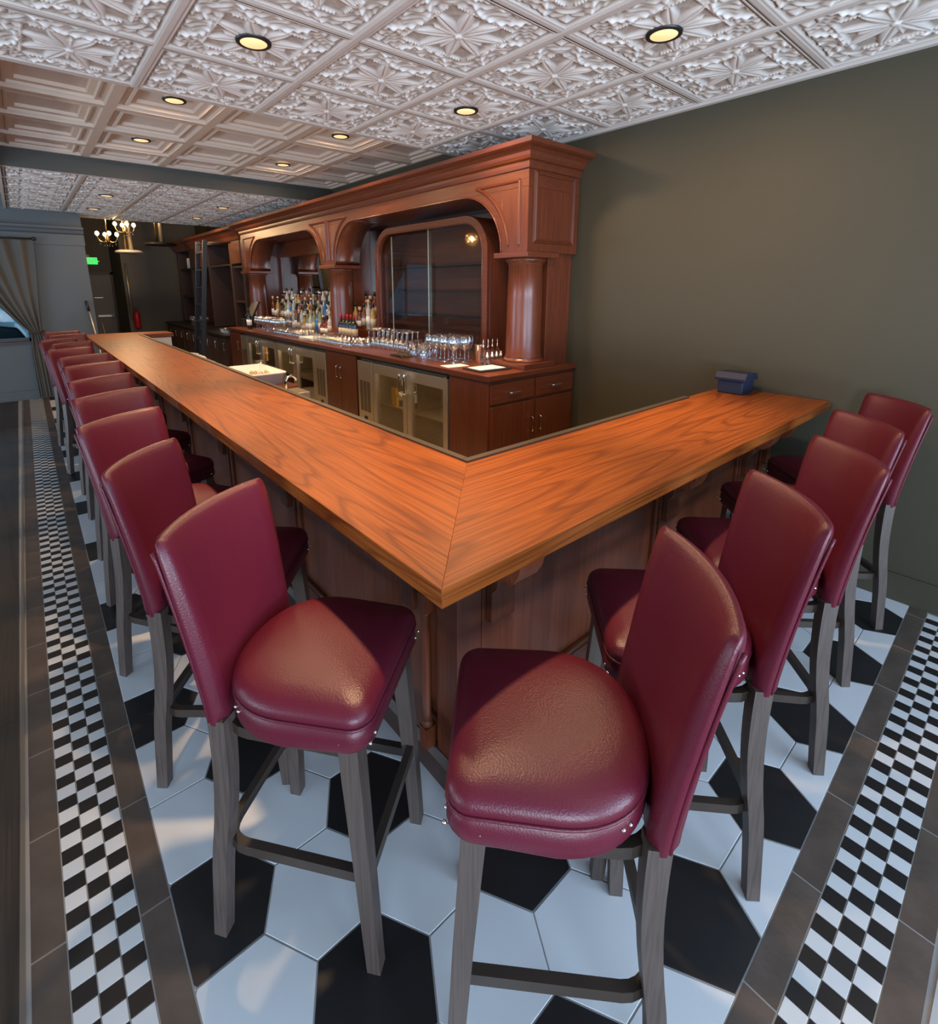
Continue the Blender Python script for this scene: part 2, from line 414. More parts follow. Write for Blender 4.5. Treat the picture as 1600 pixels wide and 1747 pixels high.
# black and white mosaic: nearest 300 are single tiles
mos = []
P_ = 0.0520; w3 = (L_C1-L_C0)/3
for j in range(-13, 196):
    y = -.66 + P_*(j+13)
    if y > 9.42: break
    for i in range(3):
        xa = LX(L_C0+w3*i, y); mos.append((xa+w3/2, y+P_/2, w3, P_, (i+j) % 2, LSL))
w3r = (R_C0-R_C1)/3
for j in range(0, 70):
    x = LX(L_C1, 0)+.002 + P_*j
    if x > XW-P_: break
    for i in range(3):
        ya = RY(R_C1+w3r*i, x); mos.append((x+P_/2, ya+w3r/2, P_, w3r, (i+j) % 2, RSL))
def seen(t):
    d = np.array([t[0]+.612, t[1]+.774, -1.717]) @ CR
    if d[2] < .05: return 0
    px, py = 780+860*d[0]/d[2], 690+860*d[1]/d[2]
    return (1/d[2]**2) if (-30 < px < 1630 and py < 1790) else 1e-6/d[2]**2 if d[2] > 0 else 0
mos.sort(key=lambda t: -seen(t))
tm = {}
def mos_poly(t): hx, hy = t[2]/2-.0012, t[3]/2-.0012; return [(-hx, -hy), (hx, -hy), (hx, hy), (-hx, hy)]
rest = {0: MB(), 1: MB()}
for n_, t in enumerate(mos):
    if n_ < 300:
        key = (t[2] > t[3]-1e-9 and t[2] == P_, t[4])
        if key not in tm:
            tm[key] = poly_tile(mos_poly(t), c=.0008).mesh('mosaic_tile', M['mosb' if t[4] else 'mosw']); fix_normals(tm[key])
        put('mosaic_tile', tm[key], floor, (t[0], t[1], 0))
    else:
        hx, hy = t[2]/2-.0012, t[3]/2-.0012
        rest[t[4]].add([(t[0]-hx, t[1]-hy, 0), (t[0]+hx, t[1]-hy, 0), (t[0]+hx, t[1]+hy, 0), (t[0]-hx, t[1]+hy, 0)], [(0, 1, 2, 3)])
part('mosaic_tiles', rest[0], M['mosw'], floor, stuff=True); part('mosaic_tiles', rest[1], M['mosb'], floor, stuff=True)
# metal edge trims
trm = MB().add([(LX(L_OUT, -3), -.88, -.004), (LX(L_G1, -3), -.88, -.004), (LX(L_G1, 9.45), 9.45, -.004), (LX(L_OUT, 9.45), 9.45, -.004),
                (LX(L_OUT, -3), -.88, .003), (LX(L_G1, -3), -.88, .003), (LX(L_G1, 9.45), 9.45, .003), (LX(L_OUT, 9.45), 9.45, .003)],
               [(4, 5, 6, 7), (0, 1, 5, 4), (1, 2, 6, 5), (2, 3, 7, 6), (3, 0, 4, 7)])
part('edge_trim', trm, M['trim'], floor)
part('edge_trim', MB().box(-.86, XW-.002, R_OUT, R_G3, -.004, .003), simple('pale_edge_trim', (.62, .64, .66), .3, .5), floor)  # paler than the other trim: the window reflection is put into its colour
# dark planks beyond the trims
for i in range(8):
    xa = L_OUT-.002-.19*(i+1); off = random.uniform(0, 1.2)
    for j in range(-2, 9):
        a, b = j*1.25+off-1.2, (j+1)*1.25+off-1.2
        a, b = max(a, -3.5), min(b, 9.45)
        if b-a < .05: continue
        part('floor_plank', MB().box(xa+.001, xa+.189, a+.001, b-.001, -.004, 0), M['plank'], floor)
for i in range(5):
    ya = R_OUT-.002-.19*(i+1); off = random.uniform(0, 1.2)
    for j in range(-1, 4):
        a, b = max(j*1.25+off-1, -.85), min((j+1)*1.25+off-1, XW-.01)
        if b-a > .05: part('floor_plank', MB().box(a+.001, b-.001, ya+.001, ya+.189, -.004, 0), M['plank'], floor)
part('service_floor', MB().box(.55, XW-.002, .5, 13.2, -.004, 0), M['under'], floor)

# ------------------------------------------------------------------ walls
struct('wall_right', MB().box(XW, XW+.12, -3.6, 13.4, -.06, 3.6), M['olive'])
bb = MB(); bb.box(XW-.012, XW, -3.5, .3, 0, .15); bb.box(XW-.016, XW, -3.5, .3, .15, .162)
o = struct('baseboard_right', bb, M['olive'])
fw = MB(); fy = -3.6
for x0_, x1_, z0_, z1_ in ((-5, -3.6, 0, 3.6), (-.8, -.2, 0, 3.6), (2.6, XW, 0, 3.6), (-3.6, -.8, 0, .55), (-3.6, -.8, 2.55, 3.6), (-.2, 2.6, 0, .55), (-.2, 2.6, 2.55, 3.6)):
    fw.box(x0_, x1_, fy, fy+.12, z0_, z1_)
struct('wall_front', fw, M['olive'])
lw = MB()
for y0_, y1_, z0_, z1_ in ((-3.6, -.6, 0, 3.6), (2.6, 4.4, 0, 3.6), (7.6, 9.6, 0, 3.6), (-.6, 2.6, 0, .55), (-.6, 2.6, 2.55, 3.6), (4.4, 7.6, 0, .55), (4.4, 7.6, 2.55, 3.6)):
    lw.box(-5, -4.88, y0_, y1_, z0_, z1_)
M['tan'] = simple('tan_wall_paint', (0.34, 0.26, 0.16), 0.6)
struct('wall_left', lw, M['tan'])
def window(n, mk):
    w = bpy.data.objects.new('window_%d' % n, None); COL.objects.link(w); w['kind'] = 'structure'; w['label'] = mk[0]
    return w
def win_y(n, x0, x1, z0, z1, y, mull, lab):
    w = bpy.data.objects.new('window_%d' % n, None); COL.objects.link(w); w['kind'] = 'structure'
    w.location = ((x0+x1)/2, y, z0)
    f = MB(); t = .05
    f.box(x0, x1, y-.03, y+.03, z0, z0+t); f.box(x0, x1, y-.03, y+.03, z1-t, z1); f.box(x0, x0+t, y-.03, y+.03, z0, z1); f.box(x1-t, x1, y-.03, y+.03, z0, z1)
    for k in range(1, mull): xm = x0+(x1-x0)*k/mull; f.box(xm-.02, xm+.02, y-.025, y+.025, z0, z1)
    part('window_frame', f, M['black'], w)
    for k in range(mull):
        a, b = x0+(x1-x0)*k/mull, x0+(x1-x0)*(k+1)/mull
        part('pane', MB().box(a+.02, b-.02, y-.004, y+.004, z0+.04, z1-.04), M['win_pane'], w)
    return w
win_y(2, -3.6, -.8, .55, 2.55, -3.55, 2, ''); win_y(3, -.2, 2.6, .55, 2.55, -3.55, 2, '')
for n_, (ya, yb) in enumerate(((-.6, 2.6), (4.4, 7.6))):
    w = bpy.data.objects.new('window_%d' % (4+n_), None); COL.objects.link(w); w['kind'] = 'structure'; w.location = (-4.94, (ya+yb)/2, .55)
    f = MB()
    f.box(-4.97, -4.91, ya, yb, .55, .6); f.box(-4.97, -4.91, ya, yb, 2.5, 2.55); f.box(-4.97, -4.91, ya, ya+.05, .55, 2.55); f.box(-4.97, -4.91, yb-.05, yb, .55, 2.55)
    part('window_frame', f, M['black'], w)
    part('pane', MB().box(-4.944, -4.936, ya+.04, yb-.04, .59, 2.51), M['win_pane'], w)
# far left wall with its window
fb = MB()
for x0_, x1_, z0_, z1_ in ((-5, -2.3, 0, 3.6), (-.54, .30, 0, 3.6), (-2.3, -.54, 0, .9), (-2.3, -.54, 2.3, 3.6)): fb.box(x0_, x1_, 9.5, 9.66, z0_, z1_)
struct('wall_back', fb, M['grey_wall'])
win_y(1, -2.3, -.54, .9, 2.3, 9.58, 2, '')
struct('baseboard_back', MB().box(-4.8, .3, 9.475, 9.5, 0, .14), M['grey_wall'])
struct('trim_1', MB().box(-2.5, -.5, 9.46, 9.5, .86, .90), M['dwood'])
struct('trim_2', MB().prism([(9.5, 2.52), (9.46, 2.54), (9.44, 2.575), (9.40, 2.60), (9.40, 2.63), (9.5, 2.63)], 0, -4.8, .31), M['grey_wall'])
struct('trim_3', MB().box(-4.8, .31, 9.485, 9.5, 2.36, 2.52), M['grey_wall'])
# passage beyond
struct('wall_passage', MB().box(.18, .30, 9.66, 15.1, 0, 3.6), M['dark_wall'])
dw = MB(); dw.box(.30, .76, 15.0, 15.12, 0, 3.6); dw.box(1.24, 1.45, 15.0, 15.12, 0, 3.6); dw.box(.76, 1.24, 15.0, 15.12, 2.06, 3.6)
struct('wall_door', dw, M['dark_wall'])
struct('wall_jog', MB().box(1.27, XW+.12, 13.3, 15.12, 0, 3.6), M['dark_wall'])
d = bpy.data.objects.new('door_1', None); COL.objects.link(d); d['kind'] = 'structure'; d.location = (1.0, 14.98, 0)
part('door_leaf', MB().box(.78, 1.22, 14.99, 15.03, .01, 2.03), M['door'], d)
fr = MB(); fr.box(.72, .78, 14.95, 15.02, 0, 2.09); fr.box(1.22, 1.28, 14.95, 15.02, 0, 2.09); fr.box(.72, 1.28, 14.95, 15.02, 2.03, 2.09)
part('door_frame', fr, M['dwood'], d)
part('push_bar', MB().box(.84, 1.17, 14.93, 14.99, .98, 1.03), M['steel'], d)
part('door_latch', MB().box(1.12, 1.18, 14.90, 14.98, .96, 1.06), M['chrome'], d)
part('door_vent', MB().box(.82, 1.0, 14.982, 14.99, 1.45, 1.47), M['steel'], d)

# ------------------------------------------------------------------ ceiling
ceil_hi = struct('ceiling', MB().box(-5, XW+.1, -3.6, 15.2, 3.6, 3.7), M['dark_wall'])
ceil_lo = MB(); ceil_lo.box(-.57, XW, -3.4, 3.0, ZC+.006, ZC+.05); ceil_lo.box(-.57, XW, 6.05, 10.14, ZC+.006, ZC+.05); ceil_lo.box(-.57, XW, 2.95, 6.08, 3.09, 3.14)
part('ceiling_backing', ceil_lo, M['tin_flat'], ceil_hi)
fa = MB(); fa.box(-.60, -.57, -3.4, 9.9, ZC-.03, 3.6)
part('ceiling_fascia', fa, M['tin_flat'], ceil_hi)
part('ceiling_fascia', MB().box(-.57, XW, 10.14, 10.2, ZC-.01, 3.6), M['dark_wall'], ceil_hi)
part('ceiling_beam', MB().box(-.57, XW, 6.03, 6.05, ZC-.012, 3.1), M['beam'], ceil_hi)
part('ceiling_step', MB().box(-.57, XW, 2.94, 3.0, ZC-.006, 3.1), M['tin_flat'], ceil_hi)
TX, TY = 0.70, 0.675
def relief(n):
    u = np.linspace(-1, 1, n); U, V = np.meshgrid(u, u, indexing='ij')
    r = np.hypot(U, V); th = np.arctan2(V, U); h = np.zeros_like(U)
    m = np.maximum(abs(U), abs(V)); mn = np.minimum(abs(U), abs(V))
    # swirled acanthus field
    field = .22*np.sin(30*U+2.6*np.sin(9*V))*np.sin(30*V+2.6*np.sin(9*U)) + .12*np.sin(44*r+4*np.sin(6*th))
    h += np.where(m < .93, .25+field, 0)
    d = abs(U)+abs(V)
    # arcs bowing in from every side
    for cx, cy in ((1.15, 0), (-1.15, 0), (0, 1.15), (0, -1.15)):
        q = np.hypot(U-cx, V-cy); h += .55*np.exp(-((q-.52)/.030)**2)*(m < .93)
    # beaded square
    al = mn
    h = np.where((abs(m-.60) < .028) & (al < .50), .42+.30*abs(np.sin(PI*al/.052)), h)
    inner = np.clip((.60-m)/.05, 0, 1)
    h = h*(1-inner*.75)
    for k in range(4):
        for s_, L, wd, hh in ((-20, .74, .125, .85), (20, .74, .125, .85)):
            a = math.radians(45+90*k+s_); t = r*np.cos(th-a); s = r*np.sin(th-a)
            w = wd*np.sin(PI*np.clip(t/L, 0, 1)**.75); ok = (t > .02) & (t < L) & (abs(s) < w)
            ww = np.where(w < 1e-3, 1, w)
            lf = hh*np.sqrt(np.clip(1-(s/ww)**2, 0, 1))*(.65+.35*np.clip(t/L, 0, 1)) - .34*np.exp(-(s/.014)**2)
            h = np.where(ok, np.maximum(lf, h), h)
        a = math.radians(90*k); t = r*np.cos(th-a); s = r*np.sin(th-a); L = .46
        w = .10*np.sin(PI*np.clip(t/L, 0, 1)**.9); ok = (t > .03) & (t < L) & (abs(s) < w); ww = np.where(w < 1e-3, 1, w)
        pf = .62*np.sqrt(np.clip(1-(s/ww)**2, 0, 1)) - .2*np.exp(-((abs(s)-.03)/.010)**2)
        h = np.where(ok, np.maximum(pf, h), h)
    h = np.where(r < .055, .9, h)
    cu = np.maximum(abs(abs(U)-.83), abs(abs(V)-.83)); h = np.where(cu < .09, .75*(1-cu/.09)+.1, h)
    h = np.where((cu >= .09) & (cu < .105), .0, h)
    h = np.where(m > .955, .55, h)
    return U, V, h
nR = 120
U_, V_, H_ = relief(nR)
verts = np.stack([U_.ravel()*(TX/2-.022), V_.ravel()*(TY/2-.022), -H_.ravel()*.024], 1)
idx = np.arange(nR*nR).reshape(nR, nR)
faces = np.stack([idx[:-1, :-1].ravel(), idx[:-1, 1:].ravel(), idx[1:, 1:].ravel(), idx[1:, :-1].ravel()], 1)
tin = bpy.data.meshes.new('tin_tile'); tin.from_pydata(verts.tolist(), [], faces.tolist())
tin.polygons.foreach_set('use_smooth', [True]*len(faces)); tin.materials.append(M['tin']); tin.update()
XL = [.08 - TX + TX*i for i in range(6)]     # grid lines across
def tile_field(ylines, y_lo, y_hi):
    for yc in ylines:
        for i in range(-1, 5):
            x = .08+TX*i+TX/2
            if x-TX/2 > XW or x+TX/2 < -.6: continue
            if x+TX/2 > XW+.01 or x-TX/2 < -.63 : 
                pass
            o = put('tin_tile', tin, ceil_hi, (x, yc, ZC-3.6*0))
            o.location = (x, yc, ZC)
            if x+TX/2 > XW: o.scale.x = (XW-.01-(x-TX/2)-.03)/(TX-.044); o.location.x = (x-TX/2+XW)/2
            if x-TX/2 < -.57: o.scale.x = ((x+TX/2)+.57-.03)/(TX-.044); o.location.x = (x+TX/2-.57)/2
def grid_bars(ys, ya, yb):
    for i in range(0, 5):
        x = .08+TX*i
        if x < XW-.02: part('grid_bar', MB().prism([(x-.026, ZC+.004), (x-.022, ZC-.014), (x-.012, ZC-.018), (x+.012, ZC-.018), (x+.022, ZC-.014), (x+.026, ZC+.004)], 1, ya, yb), M['tin_flat'], ceil_hi)
    for y in ys: part('grid_bar', MB().prism([(y-.024, ZC+.004), (y-.02, ZC-.011), (y-.010, ZC-.015), (y+.010, ZC-.015), (y+.02, ZC-.011), (y+.024, ZC+.004)], 0, -.57, XW), M['tin_flat'], ceil_hi)
nyl = [2.28-TY*k for k in range(0, 8)]
tile_field([2.28+TY/2] + [y-TY/2 for y in nyl], 0, 0); grid_bars(nyl, -3.1, 2.95)
part('ceiling_edge_strip', MB().box(XW-.035, XW, -3.4, 2.95, ZC-.03, ZC+.01), M['tin_flat'], ceil_hi)
fyl = [6.075+TY*k for k in range(0, 6)]
tile_field([6.075+TY/2+TY*k for k in range(6)], 0, 0); grid_bars(fyl, 6.05, 9.9)
# coffers
CZ = 3.03; cw = .695
prof = [(0.0, 0), (.035, 0), (.040, .028), (.085, .028), (.088, .014), (.105, .010), (.112, .030), (.150, .034), (.155, .058), (.20, .062)]
cv = []; cf = []
for d_, h_ in prof:
    a = cw/2-d_; cv += [(-a, -a, h_), (a, -a, h_), (a, a, h_), (-a, a, h_)]
for i in range(len(prof)-1):
    for k in range(4): k2 = (k+1) % 4; cf.append((i*4+k, i*4+k2, i*4+4+k2, i*4+4+k))
n_ = (len(prof)-1)*4; cf.append((n_, n_+1, n_+2, n_+3))
cme = bpy.data.meshes.new('coffer_panel'); cme.from_pydata(cv, [], cf); cme.materials.append(M['coffer']); cme.update()
for j in range(5):
    yc = 3.42 - cw/2 + cw*j
    for i in range(-1, 4):
        xc = .115 + cw*i + cw/2
        o = put('coffer_panel', cme, ceil_hi, (xc, yc, CZ))
        if yc+cw/2 > 6.03: o.scale.y = (6.03-(yc-cw/2))/cw; o.location.y = (yc-cw/2+6.03)/2
        if yc-cw/2 < 3.0: o.scale.y = (yc+cw/2-3.0)/cw; o.location.y = (yc+cw/2+3.0)/2

# downlights
def can(x, y, z, label, spot=True, k=1.0, big=1.0):
    t = thing('recessed_light', label, 'light', (x, y, z), 0, 'recessed ceiling lights')
    R0 = .062*big
    ring = MB().lathe([(R0-.002, -.006), (R0, -.010), (R0+.010, -.012), (R0+.018, -.009), (R0+.020, .0)], x, y, z-.014, 28, caps=False)
    part('trim_ring', ring, M['black'], t)
    part('lens', MB().lathe([(0.001, -.0085), (R0, -.0085), (R0, .003), (.001, .003)], x, y, z-.014, 28), M['lens'], t)
    if spot:
        l = bpy.data.lights.new('downlight', 'SPOT'); l.energy = CAN_W*k; l.color = WARM; l.spot_size = math.radians(56); l.spot_blend = .9; l.shadow_soft_size = .045
        s = bpy.data.objects.new('downlight', l); COL.objects.link(s); s.location = (0, 0, -.05); s.parent = t
        l = bpy.data.lights.new('lens_spill', 'AREA'); l.shape = 'DISK'; l.size = .11; l.energy = CAN_W*k*.10; l.color = WARM
        s = bpy.data.objects.new('lens_spill', l); COL.objects.link(s); s.location = (0, 0, -.036); s.parent = t
can(.415, 1.933, ZC, 'black rimmed downlight in the floral tile left of the first one by the wall')
can(1.829, .629, ZC, 'black rimmed downlight nearest the dark right wall, at top right')
can(1.817, 1.997, ZC, 'black rimmed downlight over the back bar, between white floral tiles')
can(.415, .62, ZC, 'downlight straight above the corner of the bar')
can(.482, 3.77, CZ+.06, 'downlight in the coffered panel, near left one', k=.7)
can(1.86, 3.80, CZ+.06, 'downlight in the coffered panel, near right one', k=.7)
can(.482, 5.13, CZ+.06, 'downlight in the coffered panel, far left one', k=.6)
can(1.89, 5.23, CZ+.06, 'downlight in the coffered panel, far right one by the dark beam', k=.7)
can(.418, 7.33, ZC, 'small downlight beyond the beam, near left one', k=.45)
can(.418, 8.79, ZC, 'small downlight beyond the beam, far left one above the chandeliers', k=.3)
can(1.85, 7.43, ZC, 'small downlight beyond the beam, near right one', k=.6)
can(1.86, 8.91, ZC, 'small downlight beyond the beam, far right one near the cornice', k=.6)

# ------------------------------------------------------------------ bar counter
BZ0, BZS, BZ1 = 1.018, 1.043, 1.07
bar = thing('bar_counter', 'long L-shaped bar counter with glossy orange oak top and dark panelled front', 'bar counter', (.45, .45, 0))
OV = .585
part('long_top', MB().prism([(0, 0), (OV, .578), (OV, 7.54), (.0, 8.01)], 2, BZS, BZ1), M['oak_y'], bar, bevel=.0012)
part('under_layer', MB().prism([(.003, .003), (OV, .580), (OV, 7.54), (.003, 8.007)], 2, BZ0, BZS-.001), M['oak_y'], bar, bevel=.001)
part('short_top', MB().prism([(0, 0), (XW-.006, 0), (XW-.006, .60), (2.36, .60), (2.36, .578), (OV, .578)], 2, BZS, BZ1), M['oak_x'], bar, bevel=.0012)
part('under_layer', MB().prism([(.003, .003), (XW-.006, .003), (XW-.006, .598), (2.36, .598), (2.36, .577), (OV, .577)], 2, BZ0, BZS-.001), M['oak_x'], bar, bevel=.001)
part('return_top', MB().prism([(0, 8.01), (OV, 7.54), (1.02, 7.54), (1.02, 8.01)], 2, BZ0, BZ1), M['oak_x'], bar, bevel=.004)
sub = MB(); sub.box(.02, .05, .02, 7.98, BZ0-.006, BZ0); sub.box(.02, XW-.01, .02, .05, BZ0-.006, BZ0)
part('edge_lip', sub, M['mah_y'], bar)
rl = MB(); rl.box(OV, OV+.03, .61, 7.54, 1.0, 1.078); rl.box(OV, 2.36, .578, .608, 1.0, 1.078)
part('drip_rail', rl, M['rail'], bar, 'dark bronze rail along the inner edge')
BX = .30
core = MB(); core.box(BX+.03, .56, BX+.03, 7.95, 0, BZ0); core.box(BX+.03, XW-.01, BX+.03, .56, 0, BZ0); core.box(.33, 1.0, 7.58, 7.95, 0, BZ0)
part('bar_carcass', core, M['dwood'], bar)
# plinths
pp_ = [(.03, 0), (.03, .09), (.012, .115), (-.03, .125)]
vs = []; fs = []
for o_, z_ in pp_: vs += [(BX-o_, 7.95, z_), (BX-o_, BX-o_, z_), (XW-.01, BX-o_, z_)]
for i in range(len(pp_)-1):
    for k in range(2): fs.append((i*3+k, i*3+k+1, i*3+4+k, i*3+3+k))
part('plinth', MB().add(vs, fs), M['dwood'], bar)
# rails
part('top_rail', MB().box(BX+.003, BX+.03, BX, 7.95, .93, BZ0), M['mah_y'], bar)
part('top_rail', MB().box(BX, XW-.01, BX+.003, BX+.03, .93, BZ0), M['mah_x'], bar)
part('bottom_rail', MB().box(BX+.003, BX+.03, BX, 7.95, .12, .22), M['mah_y'], bar)
part('bottom_rail', MB().box(BX, XW-.01, BX+.003, BX+.03, .12, .22), M['mah_x'], bar)
part('corner_post', MB().box(BX-.008, BX+.10, BX-.008, BX+.10, .10, BZ0), M['mah_z'], bar, bevel=.004)
CORB = [(0, 1.022), (-.215, 1.022), (-.215, .985), (-.180, .985), (-.180, .965), (-.150, .965), (-.148, .948), (-.140, .930), (-.122, .912), (-.098, .902), (-.072, .902), (-.055, .912), (-.050, .880), (-.028, .865), (-.028, .80), (0, .80)]
def corbel_y(xc, wd):   # on the short side, leaning to -y
    part('corbel', MB().prism([(BX-.012+a, z) for a, z in CORB], 0, xc-wd/2, xc+wd/2), M['mah_z'], bar, bevel=.003)
    part('pilaster', MB().box(xc-wd/2-.015, xc+wd/2+.015, BX-.012, BX+.03, .12, BZ0-.001), M['mah_z'], bar, bevel=.003)
def corbel_x(yc, wd):
    part('corbel', MB().prism([(BX-.012+a, z) for a, z in CORB], 1, yc-wd/2, yc+wd/2), M['mah_z'], bar, bevel=.003)
    part('pilaster', MB().box(BX-.012, BX+.03, yc-wd/2-.015, yc+wd/2+.015, .12, BZ0-.001), M['mah_z'], bar, bevel=.003)
CORB = [(a, 1.022-(1.022-z)*1.75) for a, z in CORB]
xs_p = [.470, 1.62, 2.55, 2.84]
for xc in xs_p: corbel_y(xc, .11 if xc < 2.8 else .06)
ys_p = [.53, 1.62, 2.7, 3.8, 4.9, 6.0, 7.1, 7.85]
for yc in ys_p: corbel_x(yc, .085)
def bead(path, closed=True): return MB().sweep(path, [(-.010, 0), (-.006, .008), (.002, .011), (.008, .006), (.010, 0)], closed=closed, smooth=False)
for a, b in zip([BX+.1]+xs_p[:-1], xs_p):
    x0_, x1_ = a+.075, b-.075
    part('front_panel', MB().box(a, b, BX+.018, BX+.0295, .21, .94), M['mah_z'], bar)
    if x1_-x0_ < .08: continue
    fr = MB()
    for (p, q) in (((x0_, .24), (x1_, .24)), ((x1_, .24), (x1_, .91)), ((x1_, .91), (x0_, .91)), ((x0_, .91), (x0_, .24))):
        xa, xb = min(p[0], q[0]), max(p[0], q[0]); za, zb = min(p[1], q[1]), max(p[1], q[1])
        fr.box(xa-.012, xb+.012, BX-.002, BX+.02, za-.012, zb+.012)
    part('panel_moulding', fr, M['mah_x'], bar, bevel=.006)
for a, b in zip([BX+.1]+ys_p[:-1], ys_p):
    x0_, x1_ = a+.075, b-.075
    part('front_panel', MB().box(BX+.018, BX+.0295, a, b, .21, .94), M['mah_z'], bar)
    if x1_-x0_ < .08: continue
    fr = MB()
    for (p, q) in (((x0_, .24), (x1_, .24)), ((x1_, .24), (x1_, .91)), ((x1_, .91), (x0_, .91)), ((x0_, .91), (x0_, .24))):
        xa, xb = min(p[0], q[0]), max(p[0], q[0]); za, zb = min(p[1], q[1]), max(p[1], q[1])
        fr.box(BX-.002, BX+.02, xa-.012, xb+.012, za-.012, zb+.012)
    part('panel_moulding', fr, M['mah_y'], bar, bevel=.006)
# turned colonnette by the corner
sx, sy = .272, .432
sp = MB(); sp.box(sx-.020, sx+.020, sy-.020, sy+.020, .115, .20); sp.box(sx-.019, sx+.019, sy-.019, sy+.019, .66, .73)
sp.lathe([(.019, .20), (.023, .21), (.019, .222), (.016, .232), (.021, .242), (.015, .255), (.0165, .45), (.0135, .645), (.018, .652), (.018, .66)], sx, sy, 0, 16)
part('colonnette', sp, M['mah_z'], bar, 'slim turned colonnette at the bar corner')
part('service_panel', MB().box(.62, .99, 7.565, 7.58, .55, 1.01), M['white'], bar, 'white panel on the far return of the bar')

# ------------------------------------------------------------------ bar stools
def outline(n=56, grow=0.0, zz=0):
    """D-shaped seat: straight front with rounded corners, round back; +y is forward"""
    pts = []
    yf, hw = .458, .210
    r = .050
    for cx, a0 in ((hw-r, 0), (-(hw-r), PI/2)):
        for k in range(7):
            a = a0+PI/2*k/6; pts.append((cx+r*math.cos(a), yf-r+r*math.sin(a)))
    # side then back arc (superellipse) centred at y=.26
    yc = .25
    pts2 = []
    for k in range(33):
        a = PI + PI*k/32
        c, s = math.cos(a), math.sin(a); e = 2/2.3
        pts2.append((.216*math.copysign(abs(c)**e, c), yc-.205*abs(s)**e))
    pts = pts + pts2
    if grow:
        out = []; m = len(pts)
        for i in range(m):
            p0, p1 = pts[i-1], pts[(i+1) % m]; t = Vector((p1[0]-p0[0], p1[1]-p0[1])); 
            t.normalize(); out.append((pts[i][0]+t.y*grow, pts[i][1]-t.x*grow))
        pts = out
    return pts
def loft(layers, cap0=True, cap1=True):
    mb = MB(); m = len(layers[0]); vs = [p for l in layers for p in l]; fs = []
    for i in range(len(layers)-1):
        for k in range(m): k2 = (k+1) % m; fs.append((i*m+k, i*m+k2, (i+1)*m+k2, (i+1)*m+k))
    mb.add(vs, fs, True)
    if cap1:
        c = tuple(sum(p[i] for p in layers[-1])/m for i in range(3)); o = len(mb.v); mb.v.append(c)
        for k in range(m): mb.f.append(((len(layers)-1)*m+k, (len(layers)-1)*m+(k+1) % m, o)); mb.sm.append(True)
    if cap0: mb.f.append(tuple(range(m-1, -1, -1))); mb.sm.append(False)
    return mb
def lay(grow, z, dip=0.0):
    o = outline(grow=grow); return [(x, y, z - dip*max(0, 1-((y-.25)/.2)**2)*min(1, abs(x)/.2)) for x, y in o]
def scaled(grow, z, k, dz=0):
    o = outline(grow=grow); cx, cy = 0, .25
    return [(cx+(x-cx)*k, cy+(y-cy)*k, z) for x, y in o]
def lean(z):
    if z < .62: return .055
    t = (z-.62)/.55
    return .055 - .075*t**1.5
